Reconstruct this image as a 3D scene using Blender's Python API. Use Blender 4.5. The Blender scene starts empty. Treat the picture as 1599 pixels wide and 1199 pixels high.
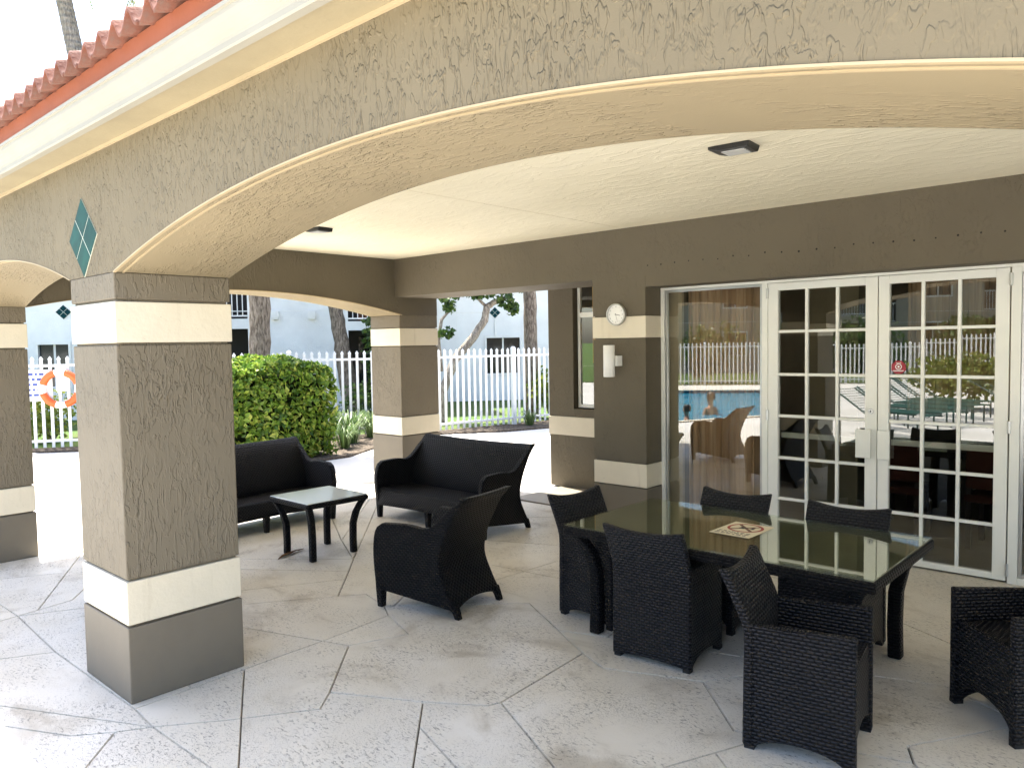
import bpy, bmesh, math, random
from mathutils import Vector, Matrix, Euler
random.seed(7)
PI = math.pi
SC = bpy.context.scene
COL = SC.collection

# ------------------------------------------------------------------ camera
cam_d = bpy.data.cameras.new('camera'); cam = bpy.data.objects.new('camera', cam_d); COL.objects.link(cam)
yaw, pit, rol = math.radians(-42.3035), math.radians(-2.99055), math.radians(-.96654)
fw = Vector((math.sin(yaw)*math.cos(pit), math.cos(yaw)*math.cos(pit), math.sin(pit)))
rt = Vector((math.cos(yaw), -math.sin(yaw), 0)); up = rt.cross(fw)
r2 = math.cos(rol)*rt + math.sin(rol)*up; u2 = -math.sin(rol)*rt + math.cos(rol)*up
m = Matrix((( r2.x, u2.x, -fw.x, 4.019), (r2.y, u2.y, -fw.y, -1.501), (r2.z, u2.z, -fw.z, 1.8), (0, 0, 0, 1)))
cam.matrix_world = m
cam_d.sensor_fit = 'HORIZONTAL'; cam_d.sensor_width = 36; cam_d.lens = 1196.28/1599*36
cam_d.clip_start = .05; cam_d.clip_end = 3000
SC.camera = cam

# ------------------------------------------------------------------ sky and sun
TO_SUN = Vector((-.385, .079, 1)).normalized()
w = bpy.data.worlds.new('World'); SC.world = w; w.use_nodes = True
nt = w.node_tree; sky = nt.nodes.new('ShaderNodeTexSky'); sky.sky_type = 'NISHITA'; sky.sun_disc = False
sky.sun_elevation = math.asin(TO_SUN.z); sky.sun_rotation = math.atan2(TO_SUN.x, TO_SUN.y) % (2*PI)
sky.air_density = 1.0; sky.dust_density = 2.5; sky.ozone_density = 1.0
bg = nt.nodes['Background']; nt.links.new(sky.outputs[0], bg.inputs[0]); bg.inputs[1].default_value = .13
sun_d = bpy.data.lights.new('sun', 'SUN'); sun = bpy.data.objects.new('sun', sun_d); COL.objects.link(sun)
sun_d.energy = 4.6; sun_d.angle = math.radians(.53); sun_d.color = (1, .95, .87)
sun.rotation_mode = 'QUATERNION'; sun.rotation_quaternion = TO_SUN.to_track_quat('Z', 'Y'); sun.location = (-8, 2, 20)
SC.view_settings.view_transform = 'Standard'; SC.view_settings.look = 'None'
SC.view_settings.exposure = 2.32; SC.view_settings.gamma = 1.0; SC.view_settings.use_curve_mapping = False
SC.render.engine = 'CYCLES'
SC.cycles.use_denoising = True; SC.cycles.max_bounces = 12; SC.cycles.diffuse_bounces = 6; SC.cycles.glossy_bounces = 5
SC.cycles.transparent_max_bounces = 24; SC.cycles.transmission_bounces = 6; SC.cycles.sample_clamp_indirect = 8
SC.cycles.caustics_reflective = False; SC.cycles.caustics_refractive = False

# ------------------------------------------------------------------ node helpers
class NT:
    def __init__(s, name):
        s.m = bpy.data.materials.new(name); s.m.use_nodes = True; s.t = s.m.node_tree; s.t.nodes.clear()
        s.out = s.n('ShaderNodeOutputMaterial')
    def n(s, kind, **kw):
        o = s.t.nodes.new(kind)
        for k, v in kw.items(): setattr(o, k, v)
        return o
    def l(s, a, b): s.t.links.new(a, b)
    def put(s, sock, v):
        if hasattr(v, 'is_output') or isinstance(v, bpy.types.NodeSocket): s.l(v, sock)
        else: sock.default_value = v
    def math(s, op, a, b=None, c=None, clamp=False):
        o = s.n('ShaderNodeMath', operation=op); o.use_clamp = clamp
        s.put(o.inputs[0], a)
        if b is not None: s.put(o.inputs[1], b)
        if c is not None: s.put(o.inputs[2], c)
        return o.outputs[0]
    def coord(s, which='Object'): return s.n('ShaderNodeTexCoord').outputs[which]
    def mapping(s, v, scale=(1, 1, 1), rot=(0, 0, 0), loc=(0, 0, 0)):
        o = s.n('ShaderNodeMapping'); s.l(v, o.inputs[0]); o.inputs['Scale'].default_value = scale; o.inputs['Rotation'].default_value = rot; o.inputs['Location'].default_value = loc
        return o.outputs[0]
    def noise(s, v, scale, detail=3, rough=.5, dist=0, out='Fac'):
        o = s.n('ShaderNodeTexNoise'); s.l(v, o.inputs['Vector']); o.inputs['Scale'].default_value = scale
        o.inputs['Detail'].default_value = detail; o.inputs['Roughness'].default_value = rough; o.inputs['Distortion'].default_value = dist
        return o.outputs[out]
    def ramp(s, v, lo, hi, a=0., b=1., smooth=True):
        o = s.n('ShaderNodeMapRange', interpolation_type='SMOOTHSTEP' if smooth else 'LINEAR')
        s.put(o.inputs[0], v); s.put(o.inputs[1], lo); s.put(o.inputs[2], hi); s.put(o.inputs[3], a); s.put(o.inputs[4], b)
        return o.outputs[0]
    def mix(s, f, a, b):
        o = s.n('ShaderNodeMix', data_type='RGBA'); s.put(o.inputs[0], f); s.put(o.inputs[6], a if not isinstance(a, tuple) else (*a, 1)); s.put(o.inputs[7], b if not isinstance(b, tuple) else (*b, 1))
        return o.outputs[2]
    def bump(s, h, dist, strength=1.0, normal=None):
        o = s.n('ShaderNodeBump'); s.l(h, o.inputs['Height']); o.inputs['Distance'].default_value = dist; o.inputs['Strength'].default_value = strength
        if normal is not None: s.l(normal, o.inputs['Normal'])
        return o.outputs[0]
    def bsdf(s, color, rough=.6, normal=None, spec=.5, metal=0., **kw):
        o = s.n('ShaderNodeBsdfPrincipled'); s.put(o.inputs['Base Color'], (*color, 1) if isinstance(color, tuple) else color)
        s.put(o.inputs['Roughness'], rough); o.inputs['Specular IOR Level'].default_value = spec; o.inputs['Metallic'].default_value = metal
        if normal is not None: s.l(normal, o.inputs['Normal'])
        for k, v in kw.items(): s.put(o.inputs[k], v)
        return o.outputs[0]
    def done(s, sh): s.l(sh, s.out.inputs[0]); return s.m

def rgb(c): return tuple(c)
def dark(c, k): return tuple(x*k for x in c)

def stucco(name, col, stretch=(1, 1, .42), amount=.006, rough=.75, cover=.5, size=1.0):
    t = NT(name); P = t.coord()
    v = t.mapping(P, stretch)
    worm = t.ramp(t.noise(v, 30*size, 2, .5, .35), .53, .60)                  # small raised trowel dabs
    flat = t.ramp(t.noise(v, 10*size, 4, .62, .5), .50, .55)                    # knocked-down plateaus with sharp rims
    streak = t.ramp(t.noise(t.mapping(P, (stretch[0], stretch[1], stretch[2]*.35)), 42*size, 2, .5), .54, .64)
    patch = t.ramp(t.noise(P, 2.1, 3, .6), cover-.10, cover+.14)
    patch2 = t.ramp(t.noise(t.mapping(P, loc=(3.1, 7.7, 1.3)), 1.7, 2), cover-.08, cover+.16)
    fine = t.noise(P, 170, 2)
    h = t.math('ADD', t.math('MULTIPLY', t.math('MULTIPLY', worm, patch), .85), t.math('MULTIPLY', t.math('MULTIPLY', flat, t.math('MAXIMUM', patch, patch2)), .55))
    h = t.math('ADD', h, t.math('MULTIPLY', t.math('MULTIPLY', streak, patch2), .45))
    h = t.math('ADD', h, t.math('MULTIPLY', fine, .07))
    c = t.mix(t.ramp(t.noise(P, .9, 4, .6), .3, .7), dark(col, .92), dark(col, 1.06))
    return t.done(t.bsdf(c, rough, t.bump(h, amount), .3))

def plain(name, col, rough=.5, spec=.5, metal=0., grain=.0, gs=60, vary=.06, bump=.0):
    t = NT(name); P = t.coord()
    c = t.mix(t.ramp(t.noise(P, 3.1, 4, .6), .3, .7), dark(col, 1-vary), dark(col, 1+vary))
    nrm = t.bump(t.noise(P, gs, 3), bump) if bump else None
    return t.done(t.bsdf(c, rough, nrm, spec, metal))

BROWN = (.166, .141, .102); TAN = (.265, .217, .136); CREAM = (.66, .60, .475)
M = {}
M['brown'] = stucco('brown_stucco', BROWN, amount=.0052, size=1.35, cover=.46)
M['facade'] = stucco('tan_stucco', (.160, .130, .081), amount=.0062, cover=.45, size=1.45)
M['soffit_tan'] = stucco('tan_intrados', TAN, stretch=(.5, 1.1, 1), amount=.006, cover=.50, size=1.3)
M['brown_shade'] = stucco('shaded_brown_stucco', (.118, .100, .070), amount=.0035, size=1.3)  # the brown taken darker, putting shade of the loggia depths into the colour
M['base_brown'] = plain('smooth_brown_render', (.160, .139, .107), .6, .3, vary=.05, bump=.0006, gs=90)
def mk_cream():
    t = NT('cream_paint'); P = t.coord()
    c = t.mix(t.ramp(t.noise(P, 2.3, 4, .6), .3, .7), dark(CREAM, .95), dark(CREAM, 1.04))
    drip = t.math('MULTIPLY', t.ramp(t.noise(t.mapping(P, (9, 9, .8)), 1.6, 5, .65), .56, .78), .28)
    c = t.mix(drip, c, (.36, .30, .21))
    scuff = t.math('MULTIPLY', t.ramp(t.noise(P, 26, 5, .75), .64, .72), .45)
    c = t.mix(scuff, c, (.30, .25, .18))
    return t.done(t.bsdf(c, .6, t.bump(t.noise(P, 38, 4, .6), .0022), .3))
M['cream'] = mk_cream()
M['trim_tan'] = plain('tan_trim', (.40, .32, .20), .6, .3, bump=.001, gs=60)

def mk_ceiling():
    t = NT('ceiling_cream'); P = t.coord(); v = t.mapping(P, (.6, 1.5, 1), (0, 0, .5))
    a = t.ramp(t.noise(v, 9, 4, .6, .8), .46, .62)
    h = t.math('ADD', t.math('MULTIPLY', a, .6), t.math('MULTIPLY', t.noise(P, 80, 3), .2))
    c = t.mix(t.ramp(t.noise(P, 1.2, 3), .3, .7), (.84, .78, .60), (.90, .84, .66))
    return t.done(t.bsdf(c, .7, t.bump(h, .0035), .2))
M['ceiling'] = mk_ceiling()

def mk_patio():
    t = NT('stamped_concrete'); P = t.coord('Object')
    oi = t.n('ShaderNodeObjectInfo')
    big = t.noise(P, .75, 5, .62, .4)
    base = t.mix(t.ramp(big, .35, .68), (.70, .645, .54), (.82, .78, .705))
    base = t.mix(t.math('MULTIPLY', oi.outputs['Random'], .35), base, (.64, .60, .53))
    stain = t.math('MULTIPLY', t.ramp(t.noise(t.mapping(P, (1, 1.4, 1), (0, 0, .6)), 1.35, 5, .65, .7), .50, .70), .62)
    base = t.mix(stain, base, (.36, .30, .21))
    v = t.mapping(P, (1, 2.6, 1), (0, 0, .72))
    n1 = t.noise(v, 34, 5, .72, .6); n2 = t.noise(P, 2.6, 3, .6)
    pit = t.math('MULTIPLY', t.ramp(n1, .555, .615), t.ramp(n2, .36, .60))
    crack = t.math('MULTIPLY', t.ramp(t.noise(v, 85, 4, .7), .575, .64), t.ramp(t.noise(P, 1.9, 3), .34, .58))
    p2 = t.math('MAXIMUM', pit, crack)
    c = t.mix(t.math('MULTIPLY', p2, .72), base, (.15, .13, .105))
    und = t.noise(P, 5.5, 4, .6)
    h = t.math('SUBTRACT', t.math('MULTIPLY', und, .6), t.math('MULTIPLY', p2, .5))
    rough = t.ramp(t.noise(P, 2.2, 4), .3, .75, .30, .52)
    return t.done(t.bsdf(c, rough, t.bump(h, .004, .8), .45))
M['patio'] = mk_patio()
M['grout'] = plain('joint_grout', (.12, .105, .085), .9, .2)

def mk_deck():
    t = NT('pool_deck_coating'); P = t.coord()
    c = t.mix(t.ramp(t.noise(P, .7, 5, .6), .3, .7), (.58, .55, .49), (.68, .65, .60))
    c = t.mix(t.math('MULTIPLY', t.ramp(t.noise(P, 9, 5, .7), .55, .75), .35), c, (.36, .33, .28))
    return t.done(t.bsdf(c, .6, t.bump(t.noise(P, 45, 4), .003), .3))
M['deck'] = mk_deck()

def mk_grass(name, a, b):
    t = NT(name); P = t.coord()
    c = t.mix(t.ramp(t.noise(P, 40, 4, .7), .3, .7), a, b)
    c = t.mix(t.math('MULTIPLY', t.ramp(t.noise(P, .8, 4), .45, .7), .5), c, (.13, .12, .04))
    return t.done(t.bsdf(c, .8, t.bump(t.noise(P, 90, 3), .03), .2))
M['lawn'] = mk_grass('lawn_grass', (.05, .10, .018), (.10, .165, .035))

def mk_mulch():
    t = NT('mulch'); P = t.coord()
    o = t.n('ShaderNodeTexVoronoi'); t.l(t.mapping(P, (1, 1, 1)), o.inputs['Vector']); o.inputs['Scale'].default_value = 28
    c = t.mix(t.ramp(t.noise(P, 22, 4, .7), .3, .7), (.035, .028, .022), (.17, .135, .10))
    return t.done(t.bsdf(c, .9, t.bump(o.outputs['Distance'], .03), .2))
M['mulch'] = mk_mulch()

def mk_wicker(name, cw=.032, ch=.0165, tone=1.0, spec=.30):
    t = NT(name); uv = t.n('ShaderNodeUVMap').outputs[0]
    sp = t.n('ShaderNodeSeparateXYZ'); t.l(uv, sp.inputs[0])
    u = t.math('DIVIDE', sp.outputs[0], cw); v = t.math('DIVIDE', sp.outputs[1], ch)
    row = t.math('FLOOR', v); u = t.math('ADD', u, t.math('MULTIPLY', t.math('MODULO', t.math('ABSOLUTE', row), 2), .5))
    fx = t.math('SINE', t.math('MULTIPLY', t.math('FRACT', u), PI)); fy = t.math('SINE', t.math('MULTIPLY', t.math('FRACT', v), PI))
    h = t.math('MULTIPLY', t.math('POWER', fx, .55), t.math('POWER', fy, .6))
    gap_shade = t.ramp(h, .30, .85)
    var = t.noise(uv, 5, 3, .6)
    lit = t.mix(t.ramp(var, .3, .7), (.0100*tone, .0100*tone, .0130*tone), (.0165*tone, .0160*tone, .0190*tone))
    c = t.mix(gap_shade, (.0025, .0025, .0032), lit)  # gaps between strands painted darker, as shade in the weave
    return t.done(t.bsdf(c, .40, t.bump(h, .010), spec))
M['wicker'] = mk_wicker('black_wicker', tone=.5, spec=.18)
M['wicker_highlit'] = mk_wicker('highlit_black_wicker', .032, .0165, 1.35, .28)  # the black wicker again, lightened so near highlights sit in the colour
M['foot'] = plain('black_plastic_foot', (.008, .008, .009), .5)

def mk_glass(name, tint=(.82, .86, .84), ior=1.55, boost=1.9, rough=0.):
    t = NT(name); fr = t.n('ShaderNodeFresnel'); gb = t.n('ShaderNodeNewGeometry').outputs['Backfacing']
    t.l(t.math('ADD', t.math('MULTIPLY', gb, 1/ior-ior), ior), fr.inputs[0])   # the same sheet from either side
    f = t.math('MULTIPLY', fr.outputs[0], boost, clamp=True)
    tr = t.n('ShaderNodeBsdfTransparent'); tr.inputs[0].default_value = (*tint, 1)
    gl = t.n('ShaderNodeBsdfGlossy'); gl.inputs['Roughness'].default_value = rough; gl.inputs[0].default_value = (.97, .99, .97, 1)
    mx = t.n('ShaderNodeMixShader'); t.l(f, mx.inputs[0]); t.l(tr.outputs[0], mx.inputs[1]); t.l(gl.outputs[0], mx.inputs[2])
    return t.done(mx.outputs[0])
M['glass'] = mk_glass('door_glass', (.62, .63, .58), 1.6, 2.9)
M['glass_fixed'] = mk_glass('fixed_pane_glass', (.90, .90, .85), 1.6, 3.2)
M['table_glass'] = mk_glass('table_glass', (.86, .90, .85), 1.5, 1.35)
M['dark_glass'] = NT('dark_window_glass'); _t = M['dark_glass']; M['dark_glass'] = _t.done(_t.bsdf((.012, .016, .02), .06, None, .6))
M['white_metal'] = plain('white_powder_coat', (.80, .80, .78), .35, .5, vary=.02)
M['door_white'] = plain('door_white_paint', (.80, .80, .74), .38, .5, vary=.025, bump=.0003, gs=40)
M['alu'] = plain('aluminium', (.55, .55, .53), .35, .5, .8)
M['black_metal'] = plain('black_metal', (.012, .012, .013), .4)
M['lens'] = plain('lamp_lens', (.55, .56, .55), .35)
M['gutter'] = plain('gutter_cream', (.30, .285, .24), .55, .12, vary=.04)
M['soffit'] = plain('soffit_paint', (.29, .245, .155), .6, .3, bump=.001, gs=50)

def mk_tile():
    t = NT('terracotta_tile'); P = t.coord(); oi = t.n('ShaderNodeObjectInfo')
    c = t.mix(oi.outputs['Random'], (.14, .052, .034), (.23, .086, .054))
    c = t.mix(t.ramp(t.noise(P, 14, 5, .7), .42, .72), c, (.16, .095, .075))
    return t.done(t.bsdf(c, .75, t.bump(t.noise(P, 60, 4), .004), .25))
M['tile'] = mk_tile()
M['orange'] = plain('orange_eave_closure', (.29, .088, .042), .7, .3, vary=.1, bump=.001, gs=40)

def mk_teal(name, a, b):
    t = NT(name); P = t.coord()
    c = t.mix(t.ramp(t.noise(P, 7, 4, .6, .6), .35, .7), a, b)
    return t.done(t.bsdf(c, .35, None, .04))
M['teal'] = mk_teal('teal_glazed_tile', (.001, .034, .027), (.004, .062, .048))
M['teal_dark'] = mk_teal('dark_teal_tile', (.004, .03, .04), (.01, .055, .06))

def mk_leaf(name, stops, trans=.35, rough=.42):
    t = NT(name); g = t.n('ShaderNodeNewGeometry')
    r = t.n('ShaderNodeValToRGB'); t.l(g.outputs['Random Per Island'], r.inputs[0])
    el = r.color_ramp.elements
    el[0].position = 0; el[0].color = (*stops[0], 1); el[1].position = 1; el[1].color = (*stops[-1], 1)
    for i, s in enumerate(stops[1:-1]):
        e = el.new((i+1)/(len(stops)-1)); e.color = (*s, 1)
    b = t.bsdf(r.outputs[0], rough, None, .4)
    tl = t.n('ShaderNodeBsdfTranslucent'); t.l(r.outputs[0], tl.inputs[0])
    mx = t.n('ShaderNodeMixShader'); mx.inputs[0].default_value = trans; t.l(b, mx.inputs[1]); t.l(tl.outputs[0], mx.inputs[2])
    return t.done(mx.outputs[0])
M['hedge'] = mk_leaf('hedge_leaves', [(.05, .11, .016), (.12, .22, .026), (.22, .34, .04), (.42, .46, .09)])  # the last, yellowest stop paints sunlit highlights on random leaves
M['leaf_dark'] = mk_leaf('tree_leaves', [(.022, .05, .012), (.05, .10, .02), (.10, .16, .03)])
M['leaf_lime'] = mk_leaf('lime_shrub_leaves', [(.07, .13, .02), (.16, .22, .03), (.26, .28, .05)])
M['leaf_grass'] = mk_leaf('liriope_blades', [(.05, .10, .03), (.12, .19, .06), (.28, .33, .16)])
M['palm'] = mk_leaf('palm_fronds', [(.06, .10, .02), (.13, .17, .03), (.26, .24, .06)])
M['dry_leaf'] = plain('dry_leaf', (.13, .075, .04), .8, .2, vary=.3)

def mk_bark(name, a, b, ring=0.):
    t = NT(name); P = t.coord()
    v = t.mapping(P, (7, 7, 1.6))
    n = t.noise(v, 4, 5, .65, .5)
    c = t.mix(t.ramp(n, .35, .68), a, b)
    h = n
    if ring:
        o = t.n('ShaderNodeTexWave', wave_type='BANDS', bands_direction='Z'); t.l(P, o.inputs[0]); o.inputs['Scale'].default_value = ring; o.inputs['Distortion'].default_value = 2.5; o.inputs['Detail'].default_value = 2
        h = t.math('ADD', n, t.math('MULTIPLY', o.outputs['Fac'], .35))
    return t.done(t.bsdf(c, .9, t.bump(h, .05), .2))
M['bark'] = mk_bark('grey_brown_bark', (.09, .07, .052), (.30, .25, .20))
M['bark_palm'] = mk_bark('palm_bark', (.17, .145, .12), (.36, .32, .28), 2.2)
M['bark_pale'] = mk_bark('pale_bark', (.18, .15, .12), (.46, .41, .34))

M['bldg'] = stucco('pale_apartment_stucco', (.72, .73, .73), (1, 1, 1), .002, .8)
M['bldg_trim'] = plain('apartment_trim', (.70, .70, .68), .6)
M['bldg_dark'] = plain('shaded_opening', (.035, .032, .03), .7)  # near-black colour stands in for shade inside the balconies
M['bldg_taupe'] = stucco('taupe_apartment_stucco', (.33, .29, .24), (1, 1, 1), .002, .8)
def mk_roof():
    t = NT('pale_tile_roof'); P = t.coord()
    a = t.n('ShaderNodeTexWave', wave_type='BANDS', bands_direction='X'); t.l(P, a.inputs[0]); a.inputs['Scale'].default_value = 1.3
    b = t.n('ShaderNodeTexWave', wave_type='BANDS', bands_direction='Y', wave_profile='SAW'); t.l(P, b.inputs[0]); b.inputs['Scale'].default_value = .9
    c = t.mix(t.ramp(t.noise(P, 4, 4), .3, .7), (.50, .36, .30), (.64, .50, .44))
    h = t.math('ADD', a.outputs['Fac'], t.math('MULTIPLY', b.outputs['Fac'], .7))
    return t.done(t.bsdf(c, .8, t.bump(h, .08), .2))
M['roof_far'] = mk_roof()
def mk_roof2():
    t = NT('terracotta_roof_field'); P = t.coord()
    a = t.n('ShaderNodeTexWave', wave_type='BANDS', bands_direction='X'); t.l(P, a.inputs[0]); a.inputs['Scale'].default_value = 2.03
    c = t.mix(t.ramp(t.noise(P, 4, 4), .3, .7), (.30, .11, .065), (.42, .17, .10))
    return t.done(t.bsdf(c, .8, t.bump(a.outputs['Fac'], .06), .2))
M['roof_near'] = mk_roof2()
def mk_water():
    t = NT('pool_water'); P = t.coord()
    n = t.noise(P, 2.2, 4, .6, .8)
    c = t.mix(t.ramp(n, .3, .7), (.010, .20, .36), (.03, .36, .52))
    return t.done(t.bsdf(c, .06, t.bump(t.noise(P, 5, 3, .6, .5), .02), .5))
M['water'] = mk_water()
M['pool_tile'] = plain('pool_waterline_tile', (.03, .07, .11), .3)
def mk_curtain(name, a, b):
    t = NT(name); P = t.coord()
    c = t.mix(t.ramp(t.noise(t.mapping(P, (14, 14, .6)), 2, 3), .3, .7), a, b)
    return t.done(t.bsdf(c, .9, None, .1))
M['curtain'] = mk_curtain('brown_curtain', (.36, .225, .13), (.50, .35, .225))
M['curtain_amber'] = mk_curtain('amber_blind', (.42, .22, .05), (.60, .36, .10))
M['room'] = plain('interior_paint', (.34, .29, .20), .8, .2)
M['room_floor'] = plain('interior_tile', (.24, .21, .16), .35, .4)
M['wood'] = plain('dark_wood', (.035, .018, .010), .35, .5, vary=.2)
M['red_fabric'] = plain('red_brown_fabric', (.065, .018, .011), .8, .2)
M['orange_ring'] = plain('orange_life_ring', (.72, .12, .025), .5, .4)
M['white_paint'] = plain('white_paint', (.82, .82, .80), .5)
M['paper'] = plain('sign_paper', (.72, .66, .48), .6)
M['red'] = plain('sign_red', (.34, .045, .03), .6)
M['sticker_red'] = plain('sticker_red', (.33, .012, .025), .4)
M['ink'] = plain('black_ink', (.03, .028, .025), .6)
M['blue_ink'] = plain('blue_ink', (.04, .07, .28), .6)
M['skin'] = plain('skin', (.42, .22, .14), .5, .4)
M['hair'] = plain('dark_hair', (.02, .014, .01), .5)
M['swim_dark'] = plain('dark_swimwear', (.03, .03, .05), .6)
M['pink'] = plain('pink_swimwear', (.75, .06, .25), .6)
M['strap'] = plain('green_vinyl_strap', (.010, .085, .055), .4)
M['grout_white'] = plain('pale_grout', (.50, .52, .44), .7)
M['clock_face'] = plain('clock_face', (.80, .80, .77), .4)
M['hole'] = plain('drill_hole', (.01, .009, .008), .9)

# ------------------------------------------------------------------ mesh helpers
class MB:
    def __init__(s): s.v = []; s.f = []; s.mi = []
    def add(s, vs, fs, mi=0):
        b = len(s.v); s.v += [tuple(p) for p in vs]; s.f += [tuple(b+i for i in f) for f in fs]; s.mi += [mi]*len(fs); return s
    def box(s, x0, x1, y0, y1, z0, z1, mi=0):
        return s.add([(x0,y0,z0),(x1,y0,z0),(x1,y1,z0),(x0,y1,z0),(x0,y0,z1),(x1,y0,z1),(x1,y1,z1),(x0,y1,z1)],
                     [(0,3,2,1),(4,5,6,7),(0,1,5,4),(1,2,6,5),(2,3,7,6),(3,0,4,7)], mi)
    def taper(s, c0, h0, c1, h1, mi=0):
        """square bar between two centres with half sizes (hx,hy)"""
        vs = []
        for c, h in ((c0, h0), (c1, h1)):
            for sx, sy in ((-1,-1),(1,-1),(1,1),(-1,1)): vs.append((c[0]+sx*h[0], c[1]+sy*h[1], c[2]))
        return s.add(vs, [(0,3,2,1),(4,5,6,7),(0,1,5,4),(1,2,6,5),(2,3,7,6),(3,0,4,7)], mi)
    def chain(s, pts, mi=0):
        """square section swept through (x,y,z,hx,hy)"""
        vs = []; fs = []
        for x, y, z, hx, hy in pts:
            for sx, sy in ((-1,-1),(1,-1),(1,1),(-1,1)): vs.append((x+sx*hx, y+sy*hy, z))
        n = len(pts)
        fs.append((0,3,2,1)); fs.append(tuple(4*(n-1)+i for i in range(4)))
        for k in range(n-1):
            for i in range(4):
                j = (i+1) % 4; fs.append((4*k+i, 4*k+j, 4*k+4+j, 4*k+4+i))
        return s.add(vs, fs, mi)
    def prism(s, poly, z0, z1, mi=0):
        n = len(poly)
        return s.add([(x,y,z0) for x, y in poly]+[(x,y,z1) for x, y in poly],
                     [tuple(range(n-1,-1,-1)), tuple(range(n,2*n))]+[(i,(i+1)%n,n+(i+1)%n,n+i) for i in range(n)], mi)
    def extr(s, prof, a0, a1, axis='x', mi=0):
        """profile of (p,q) swept along an axis: x -> (a,p,q); y -> (p,a,q)"""
        n = len(prof); mk = (lambda a, p, q: (a, p, q)) if axis == 'x' else (lambda a, p, q: (p, a, q))
        return s.add([mk(a0,p,q) for p, q in prof]+[mk(a1,p,q) for p, q in prof],
                     [tuple(range(n)), tuple(range(2*n-1,n-1,-1))]+[(i,n+i,n+(i+1)%n,(i+1)%n) for i in range(n)], mi)
    def tube(s, path, rad, n=8, mi=0, cap=True):
        vs = []; fs = []; P = [Vector(p) for p in path]; ref = Vector((.31, .77, .55)).normalized()
        R = rad if isinstance(rad, (list, tuple)) else [rad]*len(P)
        for k, p in enumerate(P):
            d = (P[min(k+1, len(P)-1)]-P[max(k-1, 0)]).normalized()
            a = d.cross(ref).normalized(); b = d.cross(a)
            for i in range(n):
                t = 2*PI*i/n; vs.append(p+(a*math.cos(t)+b*math.sin(t))*R[k])
        for k in range(len(P)-1):
            for i in range(n):
                j = (i+1) % n; fs.append((k*n+i, k*n+j, k*n+n+j, k*n+n+i))
        if cap: fs.append(tuple(range(n-1,-1,-1))); fs.append(tuple((len(P)-1)*n+i for i in range(n)))
        return s.add(vs, fs, mi)
    def lathe(s, prof, n=24, c=(0,0,0), axis='z', mi=0):
        vs = []; fs = []
        for r, h in prof:
            for i in range(n):
                t = 2*PI*i/n; a, b = r*math.cos(t), r*math.sin(t)
                p = (a,b,h) if axis == 'z' else ((a,h,b) if axis == 'y' else (h,a,b))
                vs.append((p[0]+c[0], p[1]+c[1], p[2]+c[2]))
        for k in range(len(prof)-1):
            for i in range(n):
                j = (i+1) % n; fs.append((k*n+i, k*n+j, k*n+n+j, k*n+n+i))
        return s.add(vs, fs, mi)
    def disc(s, r, c, axis='y', n=24, mi=0, r0=0., a0=0.):
        vs = []; 
        for rr in ((r, r0) if r0 else (r,)):
            for i in range(n):
                t = a0+2*PI*i/n; a, b = rr*math.cos(t), rr*math.sin(t)
                vs.append((c[0]+a, c[1], c[2]+b) if axis == 'y' else (c[0]+a, c[1]+b, c[2]))
        fs = [(i,(i+1)%n,n+(i+1)%n,n+i) for i in range(n)] if r0 else [tuple(range(n))]
        return s.add(vs, fs, mi)
    def sheet(s, fn, nu, nv, off, mi=0):
        """closed sheet: fn(u,v) -> point, off(u,v) -> thickness vector"""
        vs = []; fs = []; W = nu+1
        for k in (0, 1):
            for j in range(nv+1):
                for i in range(nu+1):
                    p = Vector(fn(i/nu, j/nv))
                    if k: p = p+Vector(off(i/nu, j/nv))
                    vs.append(p)
        N = W*(nv+1)
        for j in range(nv):
            for i in range(nu):
                a = j*W+i; fs.append((a, a+1, a+W+1, a+W)); fs.append((N+a, N+a+W, N+a+W+1, N+a+1))
        for i in range(nu):
            a = i; fs.append((a, N+a, N+a+1, a+1)); a = nv*W+i; fs.append((a, a+1, N+a+1, N+a))
        for j in range(nv):
            a = j*W; fs.append((a, a+W, N+a+W, N+a)); a = j*W+nu; fs.append((a, N+a, N+a+W, a+W))
        return s.add(vs, fs, mi)
    def leaves(s, pts, size, nrm=None, jit=1.0, wid=.42, fold=.16):
        vs = []; fs = []; b = len(s.v); k = 0
        for p in pts:
            d = Vector((random.gauss(0,1), random.gauss(0,1), random.gauss(0,1)))
            if nrm is not None: d = d*jit+Vector(nrm(p) if callable(nrm) else nrm)*1.5
            d.normalize()
            t = d.cross(Vector((random.gauss(0,1), random.gauss(0,1), random.gauss(0,1)))).normalized(); q = d.cross(t)
            L = size*random.uniform(.65, 1.25); P = Vector(p)
            vs += [P-t*L*.5, P+q*L*wid+t*L*.02+d*L*fold, P+t*L*.55, P-q*L*wid+t*L*.02+d*L*fold]
            fs += [(b+k, b+k+1, b+k+2), (b+k, b+k+2, b+k+3)]; k += 4
        s.v += [tuple(v) for v in vs]; s.f += fs; s.mi += [0]*len(fs); return s
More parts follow.
